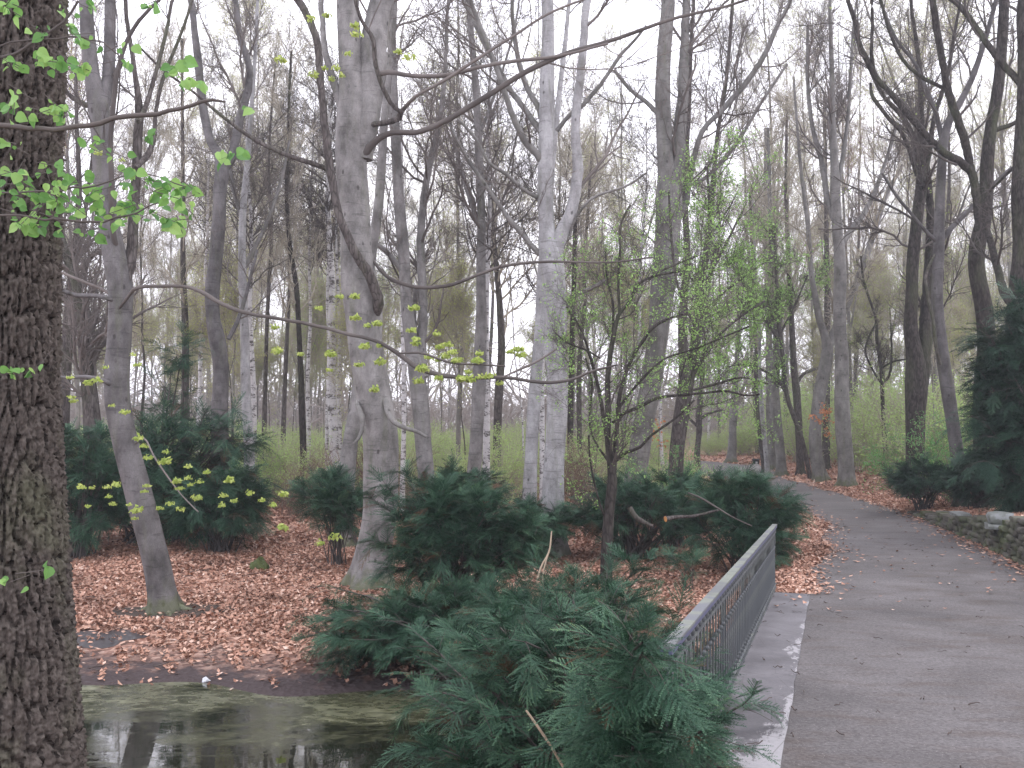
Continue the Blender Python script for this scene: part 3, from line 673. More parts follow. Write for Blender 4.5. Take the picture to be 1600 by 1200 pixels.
traced('beech_tree', 'short leaning grey trunk half hidden directly behind the big beech', 'tree', BEECH, TWIG, 20,
  [(541, 745, 28), (544, 715, 26), (549, 680, 23), (556, 640, 21), (563, 590, 20), (570, 520, 19), (576, 430, 18), (590, 330, 15), (600, 200, 13), (612, 60, 11), (616, 0, 10)], [], seed=5, tw=(20, 100, 400, 900), tmin=.55)
traced('beech_tree', 'forked grey trunk immediately right of the big beech', 'tree', BEECH, TWIG, 21,
  [(668, 775, 26), (666, 735, 25), (662, 690, 25), (658, 640, 26), (652, 590, 27), (645, 550, 24), (638, 505, 20), (634, 460, 18), (631, 400, 18), (627, 350, 18), (622, 290, 16), (618, 220, 16), (614, 150, 15), (613, 80, 13), (612, 0, 12)],
  [([(660, 590, 18), (658, 555, 16), (661, 500, 15), (660, 440, 14), (657, 380, 13), (661, 320, 12), (671, 260, 11), (683, 210, 10), (692, 150, 8), (697, 80, 6), (700, 10, 5)], .8),
   ([(655, 590, 14), (650, 540, 12), (646, 500, 10), (650, 450, 9)], .5, .3),
   ([(632, 430, 7), (615, 405, 8), (600, 390, 8), (582, 378, 6)], -.3)], seed=6, tw=(30, 150, 600, 1300), tmin=.5)
traced('beech_tree', 'straight grey trunk with a white birch touching its right side', 'tree', BEECH, TWIG, 23,
  [(740, 760, 23), (742, 720, 22), (745, 660, 21), (749, 600, 21), (751, 540, 19), (752, 480, 17), (752, 420, 15), (752, 350, 14), (750, 280, 13), (747, 200, 12), (742, 120, 11), (736, 50, 10), (731, 0, 9)],
  [([(750, 355, 8), (738, 320, 8), (722, 270, 7), (712, 230, 6), (703, 190, 5)], .8), ([(750, 210, 5), (765, 170, 5), (785, 110, 4), (800, 60, 4), (810, 10, 3)], .8)], seed=7, tw=(30, 150, 600, 1300), tmin=.35)
DB, db_base, db_C, db_D = traced('beech_tree', 'pale silvery beech with a curved limb forking right above a dark knot', 'tree', PALE, TWIG, 18.5,
  [(865, 800, 36), (866, 740, 34), (868, 690, 33), (870, 640, 33), (870, 590, 33), (868, 545, 34), (868, 500, 34), (866, 460, 36), (862, 420, 38), (858, 390, 34), (855, 350, 25), (853, 310, 26), (853, 260, 26), (854, 200, 25), (855, 150, 23), (856, 100, 22), (856, 50, 20), (855, 0, 19)],
  [([(866, 410, 24), (872, 378, 22), (882, 355, 20), (893, 330, 19), (899, 300, 18), (903, 270, 18), (901, 240, 16), (898, 205, 15), (902, 160, 15), (908, 110, 14), (913, 60, 13), (918, 0, 12)], -.5),
   ([(850, 256, 14), (838, 240, 12), (822, 222, 11), (805, 190, 10), (790, 150, 9), (775, 105, 8), (757, 60, 8), (742, 20, 7), (735, 0, 7)], -.8),
   ([(848, 210, 12), (835, 192, 10), (818, 168, 9), (800, 145, 9), (775, 100, 8), (748, 50, 7), (730, 10, 6)], .8),
   ([(850, 195, 10), (840, 165, 9), (824, 138, 8), (812, 100, 8), (804, 55, 7), (800, 0, 6)], .6),
   ([(842, 308, 8), (826, 302, 6), (808, 288, 6), (788, 270, 6), (765, 255, 5), (742, 215, 5), (715, 185, 4)], -1),
   ([(842, 396, 9), (826, 378, 8), (806, 355, 8), (785, 328, 7), (765, 298, 6), (745, 270, 6), (725, 240, 5), (705, 200, 4)], -.5),
   ([(870, 205, 7), (890, 180, 7), (905, 170, 7), (940, 130, 6), (970, 85, 6), (985, 70, 5), (1010, 40, 4)], -.8),
   ([(878, 390, 5), (900, 340, 5), (925, 310, 4), (980, 290, 4), (1010, 270, 3)], -.8),
   ([(884, 480, 9), (892, 465, 9), (905, 458, 8), (925, 450, 7), (945, 438, 6)], -.5)],
  seed=8, tw=(34, 170, 650, 1400), tmin=.62, k=24, ext=7)
traced('beech_tree', 'slender pale beech tight on the left side of the silvery forked beech', 'tree', PALE, TWIG, 20.5,
  [(828, 790, 24), (829, 750, 22), (831, 700, 20), (833, 650, 20), (836, 600, 20), (840, 550, 18), (844, 500, 16), (846, 450, 15), (849, 400, 13), (858, 300, 11), (870, 180, 9), (884, 60, 7), (890, 0, 6)], [], seed=9, tw=(20, 100, 380, 800), tmin=.6)
traced('beech_tree', 'thick grey leaning trunk that splits into two tall stems above the small budding tree', 'tree', MIDBARK, TWIG, 24,
  [(992, 760, 34), (997, 720, 33), (1003, 680, 32), (1009, 640, 32), (1016, 600, 32), (1024, 550, 32), (1031, 500, 34), (1036, 450, 40), (1042, 400, 40), (1045, 350, 40), (1046, 310, 42), (1040, 260, 26), (1037, 200, 24), (1035, 150, 24), (1037, 90, 23), (1042, 40, 22), (1044, 0, 22)],
  [([(1054, 310, 24), (1060, 260, 22), (1063, 200, 20), (1066, 150, 18), (1069, 90, 15), (1071, 40, 13), (1072, 0, 12)], .4),
   ([(1052, 345, 14), (1070, 320, 12), (1075, 300, 9), (1095, 210, 8), (1130, 170, 9), (1165, 130, 9), (1195, 85, 8), (1215, 40, 7), (1235, 0, 6)], .8),
   ([(1030, 180, 8), (1010, 160, 7), (985, 140, 6), (960, 110, 5)], .6), ([(1045, 290, 6), (1090, 285, 6), (1140, 240, 5), (1190, 160, 5), (1230, 100, 4)], -.8)],
  seed=10, tw=(50, 260, 1000, 2200), tmin=.55, k=22, ext=8)
traced('park_tree', 'dark brown trunk forking low just right of the thick leaning grey trunk', 'tree', DARK2, TWIGD, 28,
  [(1057, 705, 22), (1061, 670, 22), (1066, 635, 23), (1072, 605, 26), (1070, 575, 17), (1067, 540, 15), (1066, 500, 14), (1070, 450, 12), (1074, 400, 11), (1070, 300, 9), (1076, 180, 7), (1080, 60, 6), (1084, 0, 5)],
  [([(1074, 605, 18), (1082, 570, 17), (1087, 530, 15), (1092, 480, 14), (1098, 430, 12), (1108, 370, 11), (1112, 310, 9), (1120, 220, 7), (1135, 120, 6), (1145, 0, 5)], .8),
   ([(1084, 560, 10), (1098, 500, 9), (1108, 440, 8), (1120, 380, 6)], .9)], seed=11, tw=(40, 200, 800, 1800), tmin=.4)

# the small budding tree in front
ST, st_base, st_C, st_D = traced('hornbeam_tree', 'small dark many stemmed tree with tiny light green leaves in the open leaf litter', 'tree', DARK, TWIGD, 15.5,
  [(947, 872, 19), (949, 840, 18), (952, 800, 16), (957, 755, 16), (955, 725, 12), (950, 690, 9), (950, 640, 9), (949, 600, 8), (953, 560, 8), (960, 520, 7), (968, 490, 6), (985, 470, 5), (995, 446, 5), (1020, 432, 4), (1060, 424, 3)],
  [([(958, 745, 9), (962, 700, 8), (965, 660, 7), (968, 620, 7), (977, 585, 6), (990, 555, 6), (1003, 535, 6), (1020, 512, 5), (1045, 498, 4), (1075, 490, 3)], -.4),
   ([(952, 700, 7), (944, 660, 6), (938, 620, 6), (926, 570, 5), (915, 535, 4), (905, 510, 4), (885, 480, 3)], .4),
   ([(957, 660, 5), (975, 646, 5), (998, 636, 5), (1028, 622, 5), (1059, 618, 4), (1100, 614, 4), (1135, 611, 4), (1165, 618, 3), (1187, 616, 3)], -1),
   ([(960, 722, 5), (980, 706, 5), (998, 700, 5), (1018, 680, 4), (1035, 668, 4), (1060, 650, 3), (1085, 625, 3)], -.6),
   ([(966, 640, 5), (980, 620, 4), (1010, 585, 4), (1040, 560, 3), (1085, 545, 3), (1170, 510, 3)], -.6),
   ([(968, 490, 5), (966, 440, 4), (969, 390, 4), (970, 350, 4), (985, 320, 3)], .3), ([(955, 560, 4), (958, 480, 4), (948, 430, 3), (946, 390, 3)], .5),
   ([(995, 446, 3), (1040, 420, 3), (1090, 400, 3)], .5), ([(1059, 616, 3), (1064, 590, 3), (1072, 560, 2)], .2),
   ([(950, 720, 4), (930, 690, 3), (921, 660, 3), (925, 600, 3), (915, 560, 3)], .6), ([(946, 810, 4), (935, 780, 3), (922, 720, 3), (920, 680, 3)], -.3),
   ([(938, 560, 3), (918, 548, 3), (885, 535, 3), (868, 520, 2)], .3)],
  seed=12, tw=(46, 230, 900, 2000), tmin=.3, rmin=.0022, foliage=(GREENB, 8500, .03), flare=.35, l1=(.5, 1.5), lump=.1, k=14)

traced('hornbeam_tree', 'young tree with a haze of fresh green leaves over the end of the hedge', 'tree', DARK2, TWIGD, 21,
  [(1062, 760, 9), (1066, 700, 8), (1075, 640, 7), (1085, 570, 6), (1095, 490, 6), (1102, 410, 5), (1108, 330, 4), (1105, 260, 3)],
  [([(1082, 590, 5), (1110, 540, 4), (1150, 500, 4), (1195, 470, 3)], -.5), ([(1090, 520, 5), (1060, 450, 4), (1050, 380, 4), (1045, 300, 3)], .3), ([(1098, 450, 4), (1130, 390, 4), (1160, 330, 3)], .3), ([(1080, 610, 4), (1120, 600, 4), (1160, 590, 3), (1200, 600, 3)], -.6), ([(1095, 490, 4), (1140, 450, 3), (1180, 420, 3), (1210, 400, 3)], .4)],
  seed=112, tw=(50, 220, 800, 1500), tmin=.3, foliage=(GREENB, 13000, .04), flare=.3, l1=(.6, 1.8), k=10)
traced('hornbeam_tree', 'young green leafed tree arching over the far bend of the path', 'tree', DARK2, TWIGD, 37,
  [(1266, 745, 7), (1254, 690, 7), (1230, 620, 7), (1222, 550, 6), (1215, 480, 5), (1212, 410, 4), (1210, 360, 3)],
  [([(1230, 610, 5), (1195, 580, 4), (1160, 570, 3), (1130, 575, 3)], .3), ([(1222, 540, 4), (1190, 490, 4), (1165, 450, 3), (1150, 420, 3)], .3), ([(1220, 520, 4), (1245, 470, 3), (1262, 430, 3)], .3)],
  seed=113, tw=(44, 200, 700, 1300), tmin=.3, foliage=(GREENB, 11000, .048), flare=.3, l1=(.7, 2.0), k=10)
# right side of the path
traced('beech_tree', 'tall upright grey trunk with a flared foot on the right verge of the path', 'tree', MIDBARK, TWIG, None,
  [(1325, 760, 27), (1322, 720, 25), (1317, 680, 24), (1316, 620, 23), (1315, 570, 21), (1313, 520, 20), (1312, 460, 19), (1312, 400, 18), (1308, 350, 16), (1305, 300, 15), (1304, 250, 13), (1300, 190, 11), (1300, 120, 8), (1298, 50, 6), (1297, 0, 5)],
  [([(1310, 390, 9), (1330, 360, 9), (1352, 330, 8), (1378, 270, 6), (1400, 200, 5)], 1), ([(1306, 350, 9), (1292, 310, 9), (1286, 260, 8), (1270, 200, 7), (1262, 130, 6), (1262, 40, 4)], .8),
   ([(1306, 310, 7), (1318, 240, 7), (1325, 180, 6), (1330, 100, 5), (1336, 20, 4)], .6)], seed=13, tw=(50, 260, 1100, 2600), tmin=.45, up=.2)
traced('beech_tree', 'grey trunk forking into a wide V at mid height on the right verge', 'tree', MIDBARK, TWIG, None,
  [(1283, 752, 21), (1276, 715, 20), (1274, 675, 19), (1278, 631, 19), (1286, 587, 19), (1293, 548, 18), (1288, 522, 12), (1281, 500, 11), (1275, 470, 10), (1268, 430, 8), (1262, 350, 7), (1250, 250, 5), (1240, 120, 4)],
  [([(1294, 548, 12), (1303, 520, 13), (1318, 488, 12), (1335, 450, 11), (1350, 410, 10), (1368, 355, 9), (1385, 305, 7), (1410, 258, 6)], 1)], seed=14, tw=(46, 230, 900, 2000), tmin=.5)
traced('park_tree', 'dark straight trunk standing behind the V forked one on the right verge', 'tree', DARK2, TWIGD, 42,
  [(1291, 715, 12), (1291, 650, 11), (1292, 590, 11), (1293, 500, 10), (1292, 400, 8), (1290, 300, 6), (1288, 150, 5)], [], seed=15, tw=(30, 150, 600, 1300))
traced('park_tree', 'thin dark sapling with two raised arms in the green undergrowth', 'tree', DARK, TWIGD, 35,
  [(1384, 715, 7), (1382, 680, 7), (1380, 646, 6), (1378, 600, 6), (1376, 573, 5), (1370, 530, 5), (1369, 500, 4), (1350, 440, 4), (1345, 400, 3)],
  [([(1378, 600, 4), (1390, 585, 4), (1393, 540, 3), (1390, 480, 3)], .3), ([(1376, 598, 3), (1362, 575, 3), (1352, 545, 3), (1368, 505, 2)], .4), ([(1378, 575, 3), (1395, 565, 3), (1430, 560, 2), (1465, 560, 2)], -.5)], seed=16, tw=(30, 120, 380, 700), tmin=.4, l1=(.4, 1.3), foliage=(BUD, 600, .04))
traced('park_tree', 'stout dark trunk parting into two close stems above the low yew on the right bank', 'tree', DARK, TWIGD, 27,
  [(1431, 745, 28), (1431, 700, 28), (1431, 650, 29), (1432, 600, 33), (1428, 555, 26), (1422, 510, 22), (1424, 460, 19), (1427, 400, 18), (1435, 330, 17), (1441, 280, 17), (1436, 240, 12), (1425, 210, 9), (1408, 180, 8), (1380, 150, 6), (1355, 100, 5)],
  [([(1438, 610, 22), (1444, 560, 19), (1447, 500, 18), (1450, 440, 15), (1452, 390, 13), (1453, 320, 12), (1446, 250, 11), (1440, 190, 9), (1438, 120, 8), (1430, 50, 6), (1424, 0, 5)], .6),
   ([(1444, 590, 9), (1452, 540, 9), (1462, 500, 8), (1468, 460, 6)], .6), ([(1441, 290, 8), (1452, 240, 8), (1460, 180, 7), (1480, 120, 6), (1490, 60, 5), (1500, 5, 4)], .6)], seed=17, tw=(50, 250, 900, 2000), tmin=.5, foliage=(BUD, 500, .05))
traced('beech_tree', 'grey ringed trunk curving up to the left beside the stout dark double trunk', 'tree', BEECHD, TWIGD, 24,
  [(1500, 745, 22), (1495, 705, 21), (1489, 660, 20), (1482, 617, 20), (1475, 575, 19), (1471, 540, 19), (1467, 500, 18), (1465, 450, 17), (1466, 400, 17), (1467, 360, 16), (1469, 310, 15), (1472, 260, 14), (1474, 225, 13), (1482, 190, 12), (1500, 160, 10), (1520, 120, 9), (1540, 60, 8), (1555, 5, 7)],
  [([(1470, 378, 9), (1485, 358, 9), (1505, 338, 8), (1525, 318, 7), (1552, 288, 6), (1580, 262, 5)], .5), ([(1466, 380, 6), (1450, 365, 6), (1425, 335, 5), (1400, 305, 5), (1378, 270, 4)], -.5),
   ([(1464, 390, 3), (1447, 430, 5), (1449, 460, 5), (1458, 500, 5), (1462, 540, 5), (1470, 570, 4)], 0, -.35, DARK2, 'bare'), ([(1474, 230, 8), (1468, 200, 8), (1460, 170, 7), (1448, 140, 6), (1430, 100, 5), (1400, 60, 5), (1375, 0, 4)], .5)],
  seed=18, tw=(40, 200, 800, 1800), tmin=.55)
traced('park_tree', 'sinuous dark trunk rising out of the big yew near the right edge', 'tree', DARK, TWIGD, 23.5,
  [(1537, 745, 30), (1536, 700, 26), (1533, 650, 24), (1533, 610, 24), (1538, 580, 28), (1543, 545, 28), (1541, 510, 26), (1536, 475, 26), (1529, 445, 24), (1525, 415, 24), (1528, 385, 25), (1536, 350, 24), (1540, 300, 21), (1542, 255, 20), (1549, 200, 18), (1557, 150, 17), (1563, 100, 16), (1567, 50, 16), (1569, 0, 15)],
  [([(1530, 355, 13), (1526, 310, 14), (1518, 270, 13), (1500, 252, 12), (1476, 238, 11), (1450, 214, 10), (1420, 180, 10), (1390, 145, 9), (1370, 122, 9), (1355, 95, 9), (1343, 70, 8), (1335, 30, 7), (1325, 0, 6)], -.5),
   ([(1518, 272, 13), (1512, 240, 13), (1505, 210, 13), (1496, 185, 12), (1486, 155, 12), (1478, 125, 11), (1472, 90, 11), (1464, 45, 11), (1457, 0, 10)], -.8),
   ([(1370, 125, 6), (1362, 90, 6), (1363, 40, 5), (1362, 0, 5)], 0, -.5), ([(1480, 140, 6), (1440, 120, 6), (1412, 95, 5), (1390, 50, 5), (1376, 0, 5)], .3, -.5),
   ([(1360, 130, 4), (1363, 150, 6), (1385, 180, 6), (1410, 210, 6), (1425, 250, 6), (1432, 275, 5)], .4, -.4), ([(1550, 205, 8), (1580, 195, 7), (1600, 185, 6)], -.3)],
  seed=19, tw=(46, 230, 800, 1700), tmin=.55, ext=7)
traced('park_tree', 'heavy dark trunk cut by the right edge with a crossing limb towards the sinuous trunk', 'tree', DARK, TWIGD, 21.5,
  [(1603, 790, 44), (1603, 700, 40), (1600, 600, 40), (1596, 520, 42), (1597, 460, 40), (1600, 400, 36), (1601, 300, 36), (1603, 200, 32), (1605, 100, 30), (1607, 0, 28)],
  [([(1588, 475, 18), (1573, 462, 15), (1564, 440, 13), (1556, 410, 12), (1549, 385, 11), (1543, 360, 9)], 1.5), ([(1598, 135, 12), (1580, 115, 11), (1560, 92, 11), (1540, 65, 10), (1520, 35, 9), (1500, 10, 8), (1488, 0, 8)], .8),
   ([(1596, 250, 6), (1570, 275, 5), (1545, 300, 4)], 1)], seed=20, tw=(24, 110, 360, 800), tmin=.6)
# row of slim trees at the far right verge
traced('park_tree', 'slim trunk with a mossy foot nearest in the row where the path bends away', 'tree', MIDBARK, TWIG, None,
  [(1222, 744, 17), (1220, 710, 15), (1216, 675, 14), (1212, 640, 14), (1211, 600, 13), (1214, 560, 13), (1212, 500, 11), (1207, 430, 9), (1203, 330, 7), (1200, 200, 5)], [], seed=21, tw=(44, 220, 900, 2000), tmin=.35, up=.2)
traced('park_tree', 'grey trunk second in the row where the path bends away', 'tree', MIDBARK, TWIG, None,
  [(1209, 733, 16), (1206, 690, 14), (1203, 640, 12), (1202, 560, 11), (1200, 470, 9), (1196, 360, 7), (1196, 200, 4)], [], seed=22, tw=(36, 180, 700, 1600), tmin=.35, up=.2)
traced('park_tree', 'thin pale leaning stem third in the row where the path bends away', 'tree', PALE, TWIG, 41,
  [(1199, 730, 8), (1195, 690, 7), (1191, 650, 7), (1188, 600, 6), (1186, 520, 5), (1180, 420, 4), (1176, 300, 3)], [], seed=23, tw=(26, 130, 500, 1100), tmin=.35, up=.2)
traced('park_tree', 'thin dark leaning stem beside the bin at the bend of the path', 'tree', DARK2, TWIGD, 42,
  [(1194, 729, 9), (1189, 690, 8), (1185, 650, 7), (1182, 600, 7), (1181, 540, 6), (1176, 430, 5), (1172, 300, 4)], [], seed=24, tw=(26, 130, 500, 1100), tmin=.35, up=.2)
traced('park_tree', 'dark bent trunk among the green shrubs behind the row at the bend', 'tree', DARK2, TWIGD, None,
  [(1251, 742, 13), (1250, 700, 12), (1248, 670, 12), (1246, 640, 12), (1244, 610, 12), (1240, 570, 10), (1238, 530, 9), (1236, 480, 8), (1232, 400, 7), (1228, 300, 5), (1230, 150, 4)],
  [([(1245, 600, 5), (1255, 585, 5), (1270, 578, 4), (1285, 575, 3)], .3)], seed=25, tw=(36, 180, 700, 1600), tmin=.35)
traced('park_tree', 'grey trunk standing alone at the far side of the path clearing', 'tree', MIDBARK, TWIG, 52,
  [(1142, 719, 15), (1144, 695, 13), (1145, 670, 12), (1147, 640, 12), (1149, 600, 9), (1152, 550, 7), (1155, 470, 5), (1158, 380, 4)],
  [([(1147, 650, 6), (1135, 625, 5), (1122, 600, 4)], .5), ([(1147, 640, 6), (1160, 610, 5), (1172, 575, 4)], .5)], seed=26, tw=(40, 200, 700, 1500), tmin=.4)
traced('park_tree', 'small dark trunk with low spreading limbs left of the far clearing', 'tree', DARK2, TWIGD, 45,
  [(1089, 722, 11), (1090, 700, 9), (1093, 670, 9), (1092, 650, 10), (1095, 610, 7), (1098, 560, 5), (1100, 500, 4)],
  [([(1092, 668, 5), (1078, 655, 4), (1068, 640, 3)], .3), ([(1093, 655, 5), (1110, 645, 4), (1130, 640, 3)], -.3)], seed=27, tw=(40, 200, 600, 1200), tmin=.4)
# far left trunks beside the furrowed trunk
traced('park_tree', 'dark forked trunk showing just right of the furrowed trunk', 'tree', DARK2, TWIG, 24,
  [(99, 640, 20), (101, 590, 19), (104, 540, 18), (108, 490, 16), (113, 440, 15), (117, 400, 11), (121, 350, 9), (124, 290, 8), (120, 200, 6), (118, 90, 5)],
  [([(112, 430, 8), (122, 395, 8), (130, 360, 7), (136, 310, 6), (145, 240, 5)], .5), ([(96, 470, 14), (90, 440, 13), (82, 400, 12), (78, 350, 10)], .3)], seed=28, tw=(34, 170, 600, 1300), tmin=.4)
traced('park_tree', 'mossy leaning trunk just behind the slim leaning beech on its left', 'tree', DARK2, TWIG, 22,
  [(148, 740, 30), (146, 690, 27), (143, 640, 25), (138, 590, 22), (132, 540, 20), (126, 490, 18), (118, 440, 15), (104, 400, 13), (92, 360, 12)], [], seed=29, tw=(30, 150, 500, 1100), tmin=.4)
# dark slim trunks left of the big beech
for i, (lab, pts, m, D) in enumerate([
  ('thin dark stem rising behind the yew tip on the left', [(289, 640, 12), (290, 560, 11), (288, 480, 10), (286, 400, 8), (286, 300, 6), (285, 180, 5), (284, 60, 4)], DARK2, 28),
  ('dark slender trunk second left of the big beech', [(474, 700, 10), (472, 640, 10), (470, 590, 9), (467, 520, 8), (463, 450, 8), (453, 380, 7), (448, 300, 6), (450, 200, 5), (455, 80, 4)], DARK, 29),
  ('thin grey stem rising from the pale green shrubs left of the big beech', [(413, 690, 8), (414, 620, 7), (416, 540, 6), (420, 450, 6), (424, 360, 5), (420, 250, 4), (430, 100, 3)], DARK2, 32),
  ('slim hazy stem between the pale slender trunk and the big beech', [(443, 680, 8), (445, 600, 7), (449, 520, 6), (452, 440, 5), (450, 330, 4), (455, 200, 3)], DARK2, 36),
  ('dark twin stem behind the birch near the middle of the wood', [(776, 730, 13), (778, 660, 13), (780, 600, 13), (784, 540, 12), (780, 470, 10), (774, 400, 8), (768, 320, 6), (760, 200, 4)], DARK2, 29),
  ('dark slim trunk just right of the silvery forked beech', [(891, 700, 10), (892, 640, 10), (893, 580, 9), (894, 520, 8), (897, 440, 7), (899, 340, 6), (905, 220, 4)], DARK, 31),
  ('brown stem with raised limbs in the middle distance right of the silvery beech', [(905, 690, 8), (905, 620, 8), (906, 560, 7), (912, 480, 6), (915, 380, 5), (925, 240, 4)], DARK2, 36)]):
    traced('park_tree', lab, 'tree', m, TWIGF, D, pts, [], seed=30+i, tw=(30, 130, 450, 900), tmin=.4, up=.2)
# birches
for i, (lab, x0, y0, x1, y1, wd, D) in enumerate([
  ('birch with flaking white bark beside the pale slender trunk', 396, 705, 392, 470, 10, 27),
  ('white birch rising above the dark yew branches on the left', 309, 660, 318, 480, 8, 34),
  ('birch just right of the dark slender trunk left of the big beech', 481, 690, 484, 500, 7, 33),
  ('broadest birch of the clump left of the big beech', 521, 685, 517, 430, 15, 31),
  ('slim birch on the right of the clump left of the big beech', 532, 680, 528, 470, 7, 32),
  ('slim birch on the left of the clump left of the big beech', 512, 680, 512, 470, 6, 32),
  ('thin birch close to the right side of the big beech', 630, 720, 630, 480, 8, 25),
  ('birch touching the straight grey trunk on its right side', 758, 745, 762, 430, 12, 23.6),
  ('black and white birch squeezed between the two pale beeches', 846, 770, 850, 480, 9, 21.5),
  ('clean white birch right of the thick leaning grey trunk', 1034, 722, 1032, 540, 6, 36),
  ('pale birch left of the thick leaning grey trunk', 990, 720, 998, 520, 7, 33),
  ('far white birch beyond the clearing of the path', 1108, 705, 1108, 560, 5, 60),
  ('curved thin pale stem in the middle of the wood', 818, 680, 806, 560, 3, 30)]):
    n = 7; pts = [(x0+(x1-x0)*t+1.5*math.sin(t*5+i), y0+(y1-y0)*t, wd*(1-.3*t)) for t in np.linspace(0, 1, n)]
    dx = (x1-x0)/(y0-y1)
    for q in (1, 2, 3): pts.append((x1+dx*q*110+3*math.sin(q*2+i), y1-q*110, wd*(.7-.15*q)))
    traced('birch_tree', lab, 'tree', BIRCH, TWIGD, D, pts, [], seed=60+i, tw=(26, 130, 500, 1100), tmin=.5, flare=.3, k=12, up=.05)

# ---------------------------------------------------------------- the big furrowed trunk at the left edge, with its linden twigs
def big_trunk():
    D0 = 4.0; cx = -2.16; zs = np.arange(-.3, 5.2, .0085); n = 330; nz = len(zs)
    th0, th1 = -math.pi*1.02, math.pi*.35
    th = np.linspace(0, 2*math.pi, n, endpoint=False)
    r = np.interp(zs, [-.3, .6, 1.0, 1.68, 2.1, 2.48, 3.14, 4.0, 4.75, 5.2], [.62, .46, .405, .345, .31, .28, .24, .238, .25, .25])
    V = np.empty((nz, n, 3)); hgt = np.empty((nz, n))
    # furrows: distance to cell borders of stretched cells
    rng = np.random.default_rng(4)
    def cells(su, sv, seed):
        nu = int(round(2*math.pi*.32/su)); r2 = np.random.default_rng(seed); nv = int(5.6/sv)+3
        jx = r2.uniform(.05, .95, (nv, nu)); jy = r2.uniform(.05, .95, (nv, nu))
        U = (th/(2*math.pi)*nu)[None]; W0 = ((zs+.4)/sv)[:, None]
        wx = .22*np.sin(W0*1.1+U*.5)+.08*np.sin(W0*2.3+U*1.3+2)
        U = U+wx; W_ = W0+.12*np.sin(U*1.9+W0)
        iu = np.floor(U).astype(int); iv = np.floor(W_).astype(int)
        f1 = np.full((nz, n), 9.); f2 = f1.copy()
        for a in (-1, 0, 1):
            for b in (-1, 0, 1):
                ci = (iu+a) % nu; cj = np.clip(iv+b+1, 0, nv-1)
                d = np.hypot(iu+a+jx[cj, ci]-U, iv+b+jy[cj, ci]-W_)
                m = d < f1; f2 = np.where(m, f1, np.minimum(f2, d)); f1 = np.where(m, d, f1)
        return f2-f1
    e1 = cells(.041, .19, 8); e2 = cells(.02, .075, 9)
    h = np.clip(e1/.24, 0, 1)**.6*.74 + np.clip(e2/.35, 0, 1)**.7*.26
    h += .12*rng.normal(size=h.shape)*(.3+h)
    R = r[:, None]+.04*(h-.6)+.012*np.sin(3*th+1+zs[:, None]*.5)
    X = cx+0*zs[:, None]+R*np.cos(th); Y = D0+R*np.sin(th)
    V = np.stack([X, Y, np.broadcast_to(zs[:, None], X.shape)], -1)
    i = np.arange(nz-1)[:, None]*n; q = np.arange(n)[None]; q2 = (q+1) % n
    F = np.stack([i+q, i+q2, i+n+q2, i+n+q], -1).reshape(-1, 4)
    return V.reshape(-1, 3), F, h[:-1].reshape(-1)
LT_base = np.array([-2.16, 4.0, 0.25])
LT = root('linden_tree', LT_base, 'massive dark trunk with deeply furrowed bark filling the left edge', 'tree')
V, F, h = big_trunk(); ob('trunk', mesh_data('trunk', V-LT_base, [F], FURROW, True, h), LT)
def leafy(parent, org, pts, size, mat, seed, name='foliage'):
    """hanging heart shaped leaves with a fold, one mesh per spray"""
    rng = np.random.default_rng(seed)
    tpl = np.array([(0, 0), (.3, .06), (.52, .34), (.46, .66), (.24, .9), (0, 1.15), (-.24, .9), (-.46, .66), (-.52, .34), (-.3, .06), (0, .5)])
    fc = np.array([[10, i, (i+1) % 10] for i in range(10)])
    tw_ = Acc(); a = Acc()
    for (px, py, D, n) in pts:
        c = P(px, py, D)
        d0 = norm(np.array([rng.normal()*.8, rng.normal()*.3, -.1+rng.normal()*.25])); L = size*rng.uniform(1.8, 2.8)
        tp = np.array([c-d0*L*.6+np.array([0, 0, .02]), c, c+d0*L*.5-np.array([0, 0, .015])]); V, F = tubes(catmull(np.c_[tp, [.0022, .0016, .001]], .02)[None, :, :3], np.full((1, len(catmull(np.c_[tp, [0, 0, 0]], .02))), .0014), 4); tw_.add(V, F)
        for j in range(n):
            t = rng.uniform(-.6, .5); p = c+d0*L*t+rng.normal(size=3)*size*.25
            down = norm(np.array([rng.normal()*.9, rng.normal()*.5, -rng.uniform(.2, 1.0)])); side = norm(np.cross(down, rng.normal(size=3)*.8+np.array([0, -1., .4]))); nr = np.cross(side, down)
            s = size*rng.uniform(.35, 1.15); fold = rng.uniform(.1, .45)
            q = p+s*(tpl[:, :1]*side+tpl[:, 1:]*down+(np.abs(tpl[:, :1])*fold - .18*tpl[:, 1:]**2)*nr)
            a.add(q, fc, np.full(10, rng.uniform()))
    o = ob(name, a.mesh(name, mat, org=org, smooth=False), parent); ob('sprays', tw_.mesh('sprays', TWIGD, org=org), parent); return o
rg = np.random.default_rng(31)
for pts in ([(-60, 198, 9), (0, 197, 9), (75, 200, 8), (140, 195, 8), (190, 184, 8), (250, 176, 7), (300, 164, 6), (335, 154, 5), (350, 158, 3)], [(-60, 340, 4), (30, 337, 4), (90, 343, 4), (160, 345, 4), (205, 335, 3), (250, 318, 2)],
            [(-40, 90, 5), (20, 85, 5), (60, 62, 4), (100, 30, 4), (118, 0, 4)], [(-30, 300, 3), (60, 300, 3), (150, 290, 3), (210, 270, 2), (290, 290, 2)], [(0, 72, 3), (80, 60, 3), (140, 60, 3), (190, 88, 2)]):
    C = px_line(pts, 3.35, .0, 0); C = catmull(C, .04); C[1:, :3] += rg.normal(size=(len(C)-1, 3))*.004
    a = Acc(); stout(a, C, 7, .08, seed=3); ob('branch', a.mesh('branch', TWIGD, org=LT_base), LT)
